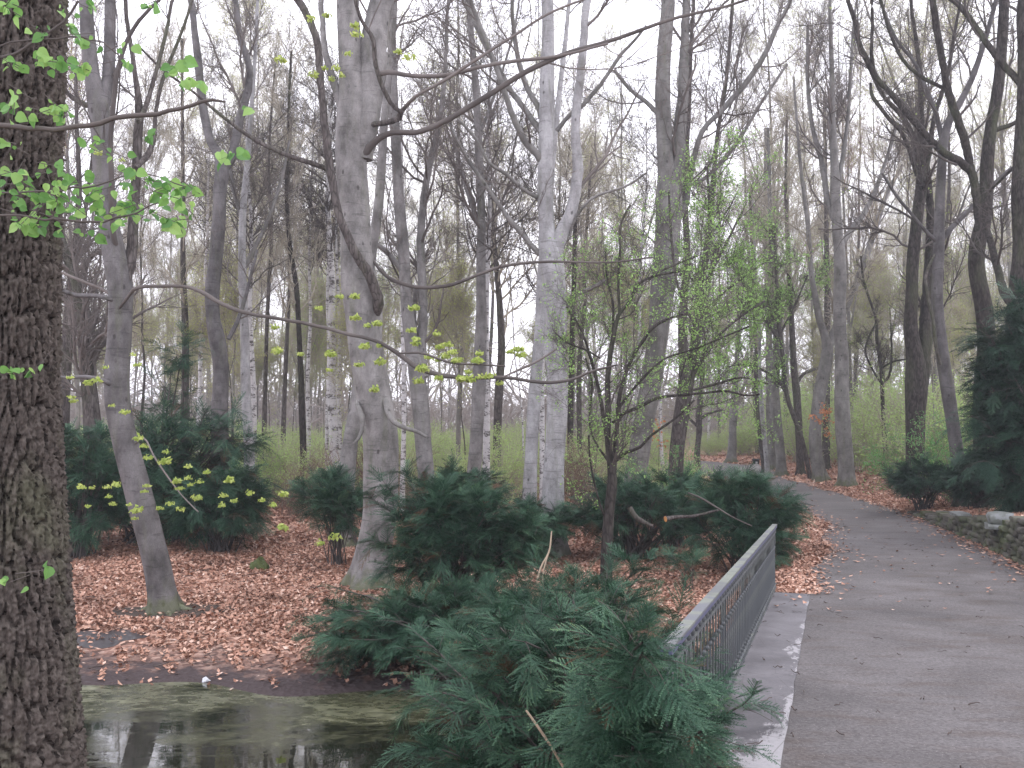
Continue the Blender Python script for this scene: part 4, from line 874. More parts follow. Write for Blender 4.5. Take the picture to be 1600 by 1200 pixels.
base_cl = [(30, 25), (55, 45), (70, 60), (95, 35), (112, 20), (122, 45), (128, 60), (18, 95), (30, 100), (55, 88), (66, 95), (100, 92), (110, 100), (132, 108), (120, 112), (85, 160), (90, 165), (35, 140), (20, 160), (18, 168), (60, 175), (48, 188),
           (95, 182), (108, 180), (8, 215), (20, 228), (150, 228), (160, 235), (78, 262), (45, 300), (15, 290), (28, 310), (60, 312), (5, 330), (100, 320), (118, 330), (150, 312), (168, 305), (185, 318), (240, 285), (232, 292), (262, 290),
           (290, 283), (308, 290), (205, 333), (166, 342), (140, 330), (225, 300), (10, 350), (60, 352), (30, 345), (90, 300), (75, 330), (45, 330), (252, 272), (192, 285), (256, 338), (150, 355), (25, 275), (60, 280), (8, 265), (180, 325), (215, 318), (5, 10), (22, 5), (110, 290), (240, 330),
           (270, 118), (290, 122), (175, 85), (180, 92), (218, 4), (130, 5)]
leafy(LT, LT_base, [(x+rg.normal()*5, y+rg.normal()*5, rg.uniform(3.15, 3.6), int(rg.integers(2, 6))) for x, y in base_cl+[(rg.uniform(0, 300), 300+rg.normal()*34) for _ in range(34)]], .036, LINDEN, 32)
leafy(LT, LT_base, [(8, 582, 3.5, 4), (48, 577, 3.5, 3), (62, 570, 3.5, 2), (20, 908, 3.5, 3), (52, 893, 3.5, 2), (2, 585, 3.5, 3)], .05, LINDEN, 33)
leafy(LB, lb_base, [(345, 236, 11, 4), (372, 235, 11, 3), (360, 243, 11, 4), (393, 168, 11, 2), (265, 105, 10, 4), (285, 120, 10, 4)], .13, LINDEN, 34)

# ---------------------------------------------------------------- yews
def spray_template(lod, rng):
    """feather of needles, unit length along +x, flat in xy, returns tri verts (n,3,3) plus shade"""
    T = []; S = []
    def needles(p0, d, L, nn, nl, sh):
        s = np.array([-d[1], d[0], 0])
        for k in range(nn):
            t = (k+.5)/nn; p = p0+d*L*t+np.array([0, 0, -.1*L*t*t])
            for sg in (-1, 1):
                dr = norm(d+s*sg*rng.uniform(.45, .75)+np.array([0, 0, rng.normal()*.12])); w = norm(np.cross(dr, [0, 0, 1.]))*nl*.17
                l = nl*rng.uniform(.8, 1.1)*(1-.35*t); T.append([p-w, p+dr*l, p+w+np.array([0, 0, rng.normal()*nl*.06])]); S.append(sh+.4*t+rng.normal()*.05)
    ns, nn, nl = {0: (7, 9, .075), 1: (6, 6, .1), 2: (4, 3, .22)}[lod]
    droop = lambda t: np.array([0, 0, -.28*t*t])
    for k in range(ns):
        t = (k+.6)/ns*.9
        for sg in (-1, 1):
            d = norm(np.array([.85, sg*rng.uniform(.5, .75), -.12+rng.normal()*.1])); L = (.48*(1-t)+.12)*rng.uniform(.7, 1.25)
            needles(np.array([t, 0, 0])+droop(t), d, L, max(3, int(nn*L/.4)), nl, rng.uniform(.0, .5))
    for k in range(3): needles(np.array([k/3, 0, 0.])+droop(k/3), norm(np.array([1., 0, -.1-.18*k])), .36, nn, nl, .2+.15*k)
    return np.array(T), np.array(S)
SPR = {l: [spray_template(l, np.random.default_rng(40+l*5+q)) for q in range(3)] for l in (0, 1, 2)}
YG = 'yew shrubs on the forest floor'
def yew(label, base, cen, rad, nb, nspray, slen, lod, seed, mat=YEW, stems=3, low=-.35, tips=None, name='yew_shrub', droop=.5, side=.6):
    rng = np.random.default_rng(seed); base = np.array([base[0], base[1], 0.0]); base[2] = float(H(base[0], base[1]))-.05; cen = np.array(cen, float); rad = np.array(rad, float)
    r = root(name, base, label, 'yew')
    sd = rng.normal(size=(nb*3, 3)); sd = norm(sd); sd = sd[sd[:, 2] > low][:nb]; rho = rng.uniform(.62, 1.0, (len(sd), 1))**.6
    tip = cen+sd*rad*rho
    if tips is not None: tip = np.vstack([tip, np.array(tips)])
    n = len(tip); b0 = base+rng.normal(size=(n, 3))*np.array([.12, .12, 0])*rad.max()
    mid = (b0*.45+tip*.55); mid[:, 2] = np.maximum(mid[:, 2], tip[:, 2]*.75+base[2]*.25)+rng.uniform(.0, .35, n)*rad[2]*.6
    t = np.linspace(0, 1, 12)[None, :, None]
    A = (1-t)**2*b0[:, None]+2*t*(1-t)*mid[:, None]+t*t*tip[:, None]; A += .03*rad.max()*np.cumsum(rng.normal(size=A.shape), 1)*.25
    RAa = np.linspace(.016, .004, 12)[None]*np.ones((n, 1))*min(2.0, rad.max())
    a = Acc(); V, F = tubes(A, RAa, 5); a.add(V, F)
    B, RB = grow(A, RAa, int(nb*7), (.18*rad.max()*.6, .42*rad.max()*.6), (.5, 1.1), .5, 6, -.04, .1, rng, .35, .003, flat=True); V, F = tubes(B, RB, 3); a.add(V, F)
    ob('stems', a.mesh('stems', TWIGD, org=base), r)
    # sprays
    allp = np.concatenate([B, A[:, 6:]], 0); allr = np.ones(allp.shape[:2])*.01
    S_, _ = grow(allp, allr, nspray, (slen*.7, slen*1.25), (.25, 1.0), 1, 2, 0, 0, rng, .15, flat=True)
    p0 = S_[:, 0]; d = S_[:, 1]-S_[:, 0]; L = np.linalg.norm(d, axis=1); outw = norm((p0-cen)/rad)
    d = norm(d/L[:, None]+side*.5*outw*np.array([1, 1, .5])+np.array([0, 0, -.12*droop])+rng.normal(size=d.shape)*.1)
    kp = p0[:, 2] > H(p0[:, 0], p0[:, 1])+.03; p0, d, L, outw = p0[kp], d[kp], L[kp], outw[kp]
    nr = norm(np.array([0, 0, 1.])+.35*outw+rng.normal(size=d.shape)*.2); yv = norm(np.cross(nr, d)); nz_ = np.cross(d, yv)
    a = Acc(); ch = rng.integers(0, 3, len(p0)); cl_ = .5+.5*np.sin(p0[:, 0]*3.1+seed)*np.cos(p0[:, 1]*2.7+p0[:, 2]*3.3)
    for q in range(3):
        m = ch == q; T, S = SPR[lod][q]; M = np.stack([d[m], yv[m], nz_[m]], 1)*L[m][:, None, None]
        W_ = np.einsum('tvk,nkj->ntvj', T, M)+p0[m][:, None, None]
        rv = np.clip(S[None]*.75+cl_[m][:, None]*.2+rng.normal(size=(m.sum(), 1))*.1, .03, 1); rv[rng.uniform(size=m.sum()) < .035] = 0
        a.add(W_.reshape(-1, 3), np.arange(W_.size//3).reshape(-1, 3), rv.ravel())
    ob('needles', a.mesh('needles', mat, org=base, smooth=False), r)
    return r, base
Yf = lambda px, py, D: P(px, py, D)
_rt = np.random.default_rng(71)
yA, _ = yew('largest yew shrub in the foreground, leaning over the near end of the railing', (.55, 6.6), (.5, 6.35, .85), (1.15, 1.35, 1.0), 130, 4600, .205, 0, 101,
    tips=[P(1022, 1008, 3.75), P(1010, 1025, 3.8), P(1000, 1000, 3.9), P(1110, 1160, 5.2), P(1125, 1190, 5.0), P(640, 985, 7.6), P(660, 1020, 7.4), P(700, 1050, 7.2), P(650, 1080, 7.0), P(1040, 990, 6.3), P(690, 1120, 6.6), P(700, 1190, 6.0)]+[P(955+(y-1000)*.85*q, y, _rt.uniform(4.0, 4.9)) for y, q in zip(_rt.uniform(1035, 1200, 24), _rt.uniform(.3, 1.05, 24))])
yA2, _ = yew('yew shrub behind the foreground one with a bare dry stalk standing in it', (.6, 9.6), (.62, 9.3, .78), (1.15, 1.2, .72), 80, 2700, .225, 0, 102, tips=[P(990, 900, 9.3), P(1000, 890, 9.2), P(850, 880, 9.6), P(940, 900, 9.3), P(1020, 950, 8.8)])
yB, _ = yew('low spreading yew reaching left over the leaves towards the pond', (-.6, 12.0), (-1.0, 11.4, .48), (1.5, 1.0, .42), 70, 2200, .27, 0, 103, low=-.1, tips=[P(482, 962, 11.8), P(500, 940, 11.8), P(490, 985, 11.6), P(520, 925, 12), P(540, 1005, 11.2), P(600, 1010, 11.0)])
yC, _ = yew('bluish yew mounding in front of the foot of the big beech', (-.85, 14.2), (-.75, 13.7, 1.1), (1.2, .75, 1.0), 85, 2600, .28, 0, 104, low=-.2, tips=[P(585, 775, 13.7), P(600, 755, 14), P(640, 745, 14), P(800, 830, 13.6), P(820, 850, 13.5)])
yew('loose yew spray spreading low behind the mossy stump side of the big beech', (-2.6, 17.2), Yf(545, 800, 17.2), (.6, .5, .3), 16, 320, .3, 1, 118, low=.0)
yew('small yew with bare lower stems behind the big beech on its left', (-3.2, 17.6), Yf(515, 778, 17.6), (.72, .6, .4), 26, 520, .32, 0, 105, low=.0)
yew('yew showing between the big beech and the straight grey trunk', (-1.2, 19.5), (-1.1, 19.5, 1.35), (1.0, .7, .7), 30, 800, .3, 1, 106, low=0)
yew('small yew at the foot of the two pale beeches', (.5, 18), (.45, 17.8, 1.0), (.85, .7, .45), 30, 800, .28, 1, 107, low=0)
yew('yew around the sawn log, middle of the long hedge by the path', (2.3, 18.2), (2.2, 18, 1.2), (1.5, .9, .62), 60, 1500, .32, 0, 108, low=-.1)
yew('dense yew mound at the far end of the railing', (4.0, 16.6), (3.95, 16.6, 1.25), (1.02, .9, .78), 60, 1900, .3, 0, 109, low=-.5, tips=[P(1236, 790, 16.2), P(1215, 870, 15.5), P(1225, 840, 15.8)])
yew('yew behind the sawn log with one raised leading shoot', (3.3, 19.8), (3.2, 19.6, 1.25), (1.1, .8, .68), 36, 900, .28, 1, 110, low=0)
yew('tiny yew sprig lying low in the leaves beyond the railing', Yf(1075, 868, 15.2)[:2], Yf(1075, 872, 15.2), (.3, .25, .1), 8, 70, .24, 1, 111)
yew('tall dark yew with drooping branches behind the slim leaning beech', (-7.4, 20.2), (-7.2, 20, 1.75), (2.2, 1.4, 1.45), 100, 1900, .46, 0, 112, mat=YEW, low=-.5, droop=4, tips=[P(295, 525, 20.5), P(285, 545, 20.5), P(270, 575, 20.4), P(370, 650, 19.5), P(350, 640, 19.5), P(255, 600, 20.4), P(330, 635, 19.6), P(240, 830, 19)])
yew('lower dark yew whose right branches carry yellow blossom clusters beside it', (-5.7, 18.9), (-5.65, 18.7, 1.25), (.95, .9, .75), 50, 1000, .38, 0, 113, mat=YEW, low=-.4, droop=3)
yew('yew filling the gap beside the furrowed trunk', (-8.3, 18.5), (-8.2, 18.3, 1.6), (.9, .8, 1.2), 50, 1000, .4, 0, 114, mat=YEW, low=-.5, droop=3)
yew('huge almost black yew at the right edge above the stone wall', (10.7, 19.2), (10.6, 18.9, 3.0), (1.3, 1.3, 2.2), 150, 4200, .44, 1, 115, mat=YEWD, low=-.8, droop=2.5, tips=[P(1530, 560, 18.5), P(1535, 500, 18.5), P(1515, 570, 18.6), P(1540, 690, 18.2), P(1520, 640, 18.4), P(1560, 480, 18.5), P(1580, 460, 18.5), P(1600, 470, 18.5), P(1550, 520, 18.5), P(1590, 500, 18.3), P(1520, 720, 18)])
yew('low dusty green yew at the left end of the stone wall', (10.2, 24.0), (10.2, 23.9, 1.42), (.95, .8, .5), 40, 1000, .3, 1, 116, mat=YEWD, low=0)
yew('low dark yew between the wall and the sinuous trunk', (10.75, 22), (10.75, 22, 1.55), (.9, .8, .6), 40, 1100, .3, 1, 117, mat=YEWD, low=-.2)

# ---------------------------------------------------------------- green undergrowth shrubs
def bush_template(seed, hgt, leaf, nst, nl, stem_mat, leaf_mat_, spread=.8, size=.045):
    rng = np.random.default_rng(seed); r = root('budding_shrub', (0, 0, 0), 'x', 'shrub')
    b = np.c_[rng.normal(size=(nst, 2))*.25*spread, np.zeros(nst)]; d = norm(np.c_[rng.normal(size=(nst, 2))*.45, np.ones(nst)])
    pts = [b]; cur = d
    for j in range(7):
        cur = norm(cur+np.c_[rng.normal(size=(nst, 3))*.14]); pts.append(pts[-1]+cur*hgt/7*rng.uniform(.7, 1.15, (nst, 1)))
    A = np.stack(pts, 1); RA_ = np.linspace(.012, .004, 8)[None]*np.ones((nst, 1)); a = Acc(); V, F = tubes(A, RA_, 3); a.add(V, F)
    B, RB = grow(A, RA_, nst*7, (.25, .7), (.4, 1.0), .6, 4, .1, .2, rng, .15, .004); V, F = tubes(B, RB, 3); a.add(V, F)
    C, RC = grow(B, RB, nst*18, (.12, .35), (.4, 1.0), .6, 3, .1, .2, rng, .15, .0035); V, F = tubes(C, RC, 3); a.add(V, F)
    k1 = ob('stems', a.mesh('stems', stem_mat), r)
    tips = np.concatenate([C.reshape(-1, 3), B.reshape(-1, 3)]); pos = tips[rng.choice(len(tips), nl)]+rng.normal(size=(nl, 3))*.05
    V, F = leaves(pos, rng.normal(size=(nl, 3)), size*rng.uniform(.6, 1.2, nl), rng, tris=True); a = Acc(); a.add(V, F, rng.uniform(0, 1, nl)); k2 = ob('foliage', a.mesh('foliage', leaf_mat_, smooth=False), r)
    KIDS[r.name] = [k1, k2]; r['_new'] = 1; return r
SHG = leaf_mat('pale_undergrowth_leaf', [(0, (.32, .45, .15)), (1, (.5, .64, .26))], .4)
FRESH = leaf_mat('fresh_bush_leaf', [(0, (.1, .26, .08)), (1, (.2, .42, .14))], .35)
TB = [bush_template(200+i, h, None, 26, nl, TWIGF, SHG, size=.04) for i, (h, nl) in enumerate([(1.5, 6500), (1.8, 7500), (1.2, 5500), (1.6, 4000)])]
TBr = bush_template(210, 1.3, None, 34, 260, TWIGR, SHG, size=.03)
TBg = bush_template(211, 2.4, None, 26, 7000, TWIGR, FRESH, size=.05)
used = set()
def place(T, loc, rz, s, label, group, cat):
    if T.name not in used:
        used.add(T.name); T.location = loc; T.rotation_euler = (0, 0, rz); T.scale = (s,)*3; T['label'] = label; T['group'] = group; T['category'] = cat
        if '_new' in T: del T['_new']
        return T
    c = copy_tree(T, loc, rz, s, label, cat, group)
    if '_new' in c: del c['_new']
    return c
rg = np.random.default_rng(77)
LM = [(135, 'behind the furrowed trunk'), (200, 'behind the slim leaning beech'), (270, 'right of the slim leaning beech'), (330, 'behind the top of the tall dark yew'), (375, 'beside the crooked forked trunk'), (430, 'right of the pale slender trunk'),
      (490, 'beside the dark slender trunk'), (560, 'at the birch clump left of the big beech'), (625, 'behind the big beech'), (690, 'beside the forked grey trunk'), (740, 'left of the straight grey trunk'), (790, 'right of the straight grey trunk'), (850, 'left of the silvery beech'),
      (910, 'right of the silvery beech'), (975, 'behind the small budding tree'), (1030, 'behind the thick leaning grey trunk'), (1085, 'beside the low forking dark trunk'), (1150, 'at the far clearing'), (1215, 'at the bend of the path'), (1265, 'behind the row at the bend'),
      (1305, 'beside the V forked trunk'), (1350, 'right of the tall upright trunk'), (1405, 'beside the thin dark sapling'), (1450, 'behind the stout double trunk'), (1510, 'behind the grey ringed trunk'), (1565, 'behind the sinuous trunk'), (9999, 'near the right edge')]
def zone(px, D):
    for x, t in LM:
        if px < x: return t
nplaced = 0
for D in list(np.linspace(24, 58, 14))+[62., 67.]:
    for px in np.arange(60, 1620, 1500*2.1/D):
        px_ = px+rg.uniform(-20, 20); Dd = D+rg.uniform(-1, 1); x = (px_-800)/FPX*Dd; s_, d_, hw_ = path_sd(x, Dd)
        if -2.0-hw_ < d_ < hw_+1.3 or (1060 < px_ < 1215 and Dd < 57) or (px_ > 1215 and d_ < hw_+2.8): continue
        if Dd < 27 and rg.uniform() < .45: continue
        T = TBr if rg.uniform() < (.08 if px_ > 1200 else .5 if Dd < 28 else .15) else TB[int(rg.integers(0, 4))]
        s = rg.uniform(.6, 1.35)*(1.0 if px_ < 1200 else rg.uniform(1.3, 2.3))
        lab = ('brown twiggy shrub ' if T is TBr else 'pale green budding shrub ')+('close ' if Dd < 33 else 'mid way ' if Dd < 44 else 'far back ')+zone(px_, Dd)
        z = float(H(x, Dd)); place(T, (x, Dd, z-.05), rg.uniform(0, 6), s, lab, 'undergrowth '+('brown shrubs ' if T is TBr else 'green shrubs ')+('close ' if Dd < 33 else 'mid way ' if Dd < 44 else 'far back ')+zone(px_, Dd), 'shrub'); nplaced += 1
for (px, D, s, lab) in [(1042, 21.6, .78, 'bright green leafy bush behind the yew hedge beside the leaning trunk'), (1480, 25, .95, 'fresh green bush around the foot of the grey ringed trunk on the right bank'), (1425, 30, .8, 'fresh green bush left of the stout dark double trunk'), (1530, 28, .9, 'fresh green bush behind the sinuous trunk near the right edge')]:
    x = (px-800)/FPX*D; place(TBg, (x, D, float(H(x, D))-.05), D, s, lab, None, 'bush')

# ---------------------------------------------------------------- background trees
def bg_template(seed, hgt, r0, mat, twig, forks, spread, bud=None, name='park_tree', nm=1.0):
    r0 *= .62; rng = np.random.default_rng(seed); r = root(name, (0, 0, 0), 'x', 'tree'); a = Acc()
    n = 14; pts = []; x = y = 0; lean = rng.normal(size=2)*.03
    for i in range(n):
        t = i/(n-1); x += lean[0]*hgt/n+rng.normal()*.05; y += lean[1]*hgt/n+rng.normal()*.05; pts.append([x, y, -.3+t*(hgt+.3), r0*(1-.82*t)])
    C = catmull(np.array(pts), .5); stout(a, C, 10, .06, .6, 0, seed, 5)
    par = [resamp(C[int(len(C)*.35):], 12)]
    for f in range(forks):
        t0 = rng.uniform(.22, .6); i = int(t0*len(C)); p = C[i]; az = rng.uniform(0, 6.3); d = norm(np.array([math.cos(az)*.5, math.sin(az)*.5, 1.])); L = (hgt-p[2])*rng.uniform(.6, .9)
        q = [[*p[:3], p[3]*.75]]; cur = p[:3].copy()
        for j in range(7): d = norm(d+rng.normal(size=3)*.12+np.array([0, 0, .1])); cur = cur+d*L/7; q.append([*cur, p[3]*.7*(1-.8*(j+1)/7)])
        Cl = catmull(np.array(q), .5); stout(a, Cl, 7, .06, seed=seed+f); par.append(resamp(Cl, 12))
    k1 = ob('trunk', a.mesh('trunk', mat), r); PP = np.array([q[:, :3] for q in par]); RR = np.array([q[:, 3] for q in par])
    a = Acc(); A, RA_ = grow(PP, RR, int(40*nm), (1.2*spread, 3.6*spread), (.4, 1.1), .45, 7, .22, .14, rng, .0, .011); V, F = tubes(A, RA_, 4); a.add(V, F)
    B, RB = grow(A, RA_, int(230*nm), (.3, .7), (.35, .9), .5, 6, .14, .18, rng, .1, .008, rel=True); V, F = tubes(B, RB, 3); a.add(V, F)
    Cc, RC = grow(B, RB, int(1600*nm), (.3, .8), (.35, .9), .55, 4, .1, .2, rng, .05, .006, rel=True); V, F = tubes(Cc, RC, 3); a.add(V, F)
    Dd, RD = grow(Cc, RC, int(5200*nm), (.2, .6), (.35, .9), .6, 3, .08, .2, rng, .05, .0045); V, F = tubes(Dd, RD, 3); a.add(V, F)
    k2 = ob('crown', a.mesh('crown', twig), r); kids = [k1, k2]
    if bud:
        bm2, nl, sz = bud; tips = Dd[:, 1:].reshape(-1, 3); pos = tips[rng.choice(len(tips), nl)]+rng.normal(size=(nl, 3))*.06
        V, F = leaves(pos, rng.normal(size=(nl, 3)), sz*rng.uniform(.6, 1.2, nl), rng, tris=True); a = Acc(); a.add(V, F, rng.uniform(0, 1, nl)); kids.append(ob('foliage', a.mesh('foliage', bm2, smooth=False), r))
    KIDS[r.name] = kids; r['_new'] = 1; return r
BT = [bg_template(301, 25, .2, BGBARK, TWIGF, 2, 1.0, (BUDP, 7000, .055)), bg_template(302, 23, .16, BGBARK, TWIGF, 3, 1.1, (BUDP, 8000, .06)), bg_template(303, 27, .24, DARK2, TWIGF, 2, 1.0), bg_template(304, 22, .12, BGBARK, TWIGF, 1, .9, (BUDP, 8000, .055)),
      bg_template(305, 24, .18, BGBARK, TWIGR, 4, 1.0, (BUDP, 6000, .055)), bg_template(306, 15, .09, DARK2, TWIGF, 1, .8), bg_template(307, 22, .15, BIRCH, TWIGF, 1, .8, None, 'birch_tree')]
BN = ['grey', 'budding', 'dark heavy', 'slim grey budding', 'russet twigged', 'thin dark', 'white barked']
avoid = [(440, 4)]
YT = [bg_template(320, 7.5, .05, DARK2, TWIGF, 2, .55, (BUDP, 7500, .05), 'young_tree', .6), bg_template(321, 9.5, .06, BGBARK, TWIGF, 3, .6, (BUD, 6500, .05), 'young_tree', .7)]
taken = [b[:2] for b, _, _ in TREES]; cnt = 0
rg = np.random.default_rng(99)
for trial in range(2600):
    if cnt >= 128: break
    D = 27+ (rg.uniform()**.8)*88; px = rg.uniform(-150, 1750); x = (px-800)/FPX*D; s_, d_, hw_ = path_sd(x, D)
    if -hw_-1.2 < d_ < hw_+1.0: continue
    if 1040 < px < 1200 and D < 58: continue
    if D < 36 and rg.uniform() < .35: continue
    md = 2.0 if D < 50 else 2.4
    if any((x-q[0])**2+(D-q[1])**2 < md*md for q in taken): continue
    taken.append(np.array([x, D])); k = int(rg.choice(7, p=[.17, .2, .13, .14, .14, .15, .07])); z = float(H(x, D))
    dist = 'midway back ' if D < 45 else 'far off '  if D < 72 else 'in the hazy depth '
    lab = BN[k]+' tree '+dist+zone(px, D).replace('left of the big beech', 'by the beech')
    place(BT[k], (x, D, z), rg.uniform(0, 6.28), rg.uniform(.8, 1.2), lab, BN[k]+' trees '+dist+zone(px, D), 'tree'); cnt += 1
YN = ['low bushy young tree ', 'taller pale leafed young tree ']; yc = 0
for trial in range(900):
    if yc >= 40: break
    D = rg.uniform(27, 62); px = rg.uniform(60, 1650); x = (px-800)/FPX*D; s_, d_, hw_ = path_sd(x, D)
    if -hw_-2 < d_ < hw_+1.6 or (1040 < px < 1220 and D < 58): continue
    if any((x-q[0])**2+(D-q[1])**2 < 1.7 for q in taken): continue
    taken.append(np.array([x, D])); k = int(rg.integers(0, 2)); dist = 'midway back ' if D < 42 else 'far off '
    place(YT[k], (x, D, float(H(x, D))), rg.uniform(0, 6.28), rg.uniform(.7, 1.15), YN[k]+dist+zone(px, D), YN[k]+dist+zone(px, D), 'tree'); yc += 1
# far wood that closes the horizon: one mass of stems and twigs
def far_wood():
    rng = np.random.default_rng(401); a = Acc(); N = 2400
    x = rng.uniform(-110, 110, N); y = rng.uniform(75, 150, N); z = H(x, y); h = 3.5+11*rng.uniform(0, 1, N)**1.8
    PPt = np.stack([np.stack([x+rng.normal(size=N)*.25*j, y+rng.normal(size=N)*.25*j, z+h*j/7], 1) for j in range(8)], 1)
    RR = np.linspace(1, .2, 8)[None]*rng.uniform(.08, .2, N)[:, None]; V, F = tubes(PPt, RR, 5); a.add(V, F)
    A, RA_ = grow(PPt, RR, 15000, (.8, 2.6), (.4, 1.2), .45, 5, .2, .15, rng, .03, .022); V, F = tubes(A, RA_, 3); a.add(V, F)
    B, RB = grow(A, RA_, 70000, (.5, 1.5), (.3, .9), .6, 3, .15, .2, rng, .05, .013); V, F = tubes(B, RB, 3); a.add(V, F)
    # low brown brush at the feet of the far stems
    n = 6000; x = rng.uniform(-100, 100, n); y = rng.uniform(64, 110, n); keep = np.abs(path_sd(x, y)[1]) > 5; x, y = x[keep], y[keep]; n = len(x); z = H(x, y)
    B0 = np.stack([np.stack([x, y, z], 1)+np.cumsum(np.r_['0,3', np.zeros((1, n, 3)), rng.normal(size=(4, n, 3))*np.array([.35, .35, .1])+np.array([0, 0, .85])], 0)[j] for j in range(5)], 1)
    RB0 = np.linspace(1, .4, 5)[None]*np.full((n, 1), .028); V, F = tubes(B0, RB0, 3); a.add(V, F)
    C0, RC0 = grow(B0, RB0, 34000, (.4, 1.4), (.3, 1.0), .6, 3, .1, .2, rng, .05, .014); V, F = tubes(C0, RC0, 3); a.add(V, F)
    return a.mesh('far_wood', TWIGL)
tag(ob('far_wood', far_wood()), 'hazy grey mass of distant bare wood closing the view', 'wood', None, 'stuff')

# ---------------------------------------------------------------- fallen leaves, sticks, small things
def litter(n, xr, yr, size, seed, edge_only=False, keep=None):
    rng = np.random.default_rng(seed); x = rng.uniform(*xr, n); y = rng.uniform(*yr, n); s, d, hw = path_sd(x, y)
    ld = -d; lim = np.where(s < 12.95, 2.45, hw-.02+.1*np.sin(s*1.3))
    onpath = (ld < lim) & (d < hw+.02)
    pr = np.where(onpath, np.where(d > 0, np.exp(-(hw-d)/.15)*.4*sstep(12, 18, s), np.exp(-np.clip(lim-ld, 0, 9)/.13)*.4)*(s > 12.95)+.0025, 1.0)
    pr = np.where((s < 12.95) & (ld < 2.45) & (ld > 1.7), .01, pr)
    z = H(x, y); nearwater = sstep(.05, .13, z+.03*np.sin(x*9)+.03*np.sin(x*23+y*11)); bare = np.sin(x*1.1+.8)*np.cos(y*.9+x*.35)
    bx = ((x-lb_base[0])/.75)**2+((y-lb_base[1])/.42)**2 < 1; bare_p = np.where(bx, .12, 1)*np.where(((x+5.3)/.6)**2+((y-12.55)/.42)**2 < 1.1+.5*np.sin(x*13), .2, 1)*np.where(bare > .72, .45, 1)
    m = rng.uniform(size=n) < pr*(nearwater*.97+.02)*bare_p
    m &= z > -.02; m &= (abs(x/np.maximum(y, 1)) < .62)
    x, y, z, on = x[m], y[m], z[m], onpath[m]; N = len(x); z = np.where(on, z+.03, z)
    nr = norm(np.c_[rng.normal(size=(N, 2))*.55, np.ones(N)]); nr[on] = norm(nr[on]+np.array([0, 0, 2.]))
    pos = np.c_[x, y, z+rng.uniform(.005, .045, N)*np.where(on, .3, 1)]
    return leaves(pos, nr, size*rng.uniform(.6, 1.25, N), rng, asp=1.55)
a = Acc()
for args in ((150000, (-9, 9.5), (10.3, 20), .05, 501), (90000, (-14, 16), (20, 34), .07, 502), (50000, (5.5, 12), (13, 28), .055, 503), (40000, (-22, 24), (34, 60), .12, 504)):
    V, F = litter(*args); n = len(F)//4; a.add(V, F, np.repeat(np.clip(np.random.default_rng(n).beta(2, 2, n), 0, 1), 4))
tag(ob('fallen_leaves', a.mesh('fallen_leaves', LITTER, smooth=False)), 'carpet of brown beech leaves on the ground', 'leaves', None, 'stuff')
def sticks(n, fn, L, r, seed):
    rng = np.random.default_rng(seed); P0 = []
    for i in range(n):
        x, y = fn(rng); az = rng.uniform(0, 6.3); l = rng.uniform(*L); q = []
        for j in range(5):
            q.append((x, y, float(H(x, y))+.035+rng.uniform(0, .02))); az += rng.normal()*.3; x += math.cos(az)*l/5; y += math.sin(az)*l/5
        P0.append(q)
    P0 = np.array(P0); return tubes(P0, np.linspace(1, .5, 5)[None]*rng.uniform(*r, n)[:, None], 5)
a = Acc()
def fdeck(r): t, o = r.uniform(5, 12.8), r.uniform(-.9, -.1); p = t*UA+o*RA; return p
def fpath(r): t, o = r.uniform(4.5, 24), r.uniform(-.2, 2.9); p = t*UA+o*RA; return p
V, F = sticks(46, fdeck, (.04, .16), (.002, .006), 601); V[:, 2] += .005; a.add(V, F)
V, F = sticks(150, fpath, (.03, .13), (.002, .005), 602); a.add(V, F)
V, F = sticks(260, lambda r: (lambda y: (r.uniform(-7, -.6+.33*y), y))(r.uniform(11.2, 22)), (.1, .45), (.004, .009), 603); a.add(V, F)
tag(ob('fallen_twigs', a.mesh('fallen_twigs', STICK)), 'small fallen twigs scattered over path, slab and leaves', 'twigs', None, 'stuff')
# sawn branches in the hedge
def sawn(label, pts, D, dD, mat=DARK2):
    C = px_line(pts, D, dD); b = C[0, :3]; r = root('sawn_branch', b, label, 'branch'); a = Acc(); CC = catmull(C, .05); stout(a, CC, 10, .06, seed=5, cap=False); ob('wood', a.mesh('wood', mat, org=b), r)
    d = norm(C[0, :3]-C[1, :3]); u = norm(np.cross(d, [0, 0, 1.])); v = np.cross(d, u); th = np.linspace(0, 2*math.pi, 14, endpoint=False)
    V = b+d*.004+(np.cos(th)[:, None]*u+np.sin(th)[:, None]*v)*C[0, 3]*1.02; a = Acc(); a.add(np.vstack([V, b+d*.006]), np.array([[i, (i+1) % 14, 14] for i in range(14)])); ob('cut_face', a.mesh('cut_face', CUT, org=b), r)
sawn('sawn branch with orange cut end lying across the yew hedge', [(1040, 811, 9), (1055, 808, 6), (1085, 806, 5), (1110, 800, 4), (1130, 795, 3)], 15.6, .3)
sawn('short sawn stub with orange cut end nearer the small budding tree', [(984, 793, 8), (992, 806, 8), (1005, 815, 7), (1020, 822, 5)], 16.2, -.1)
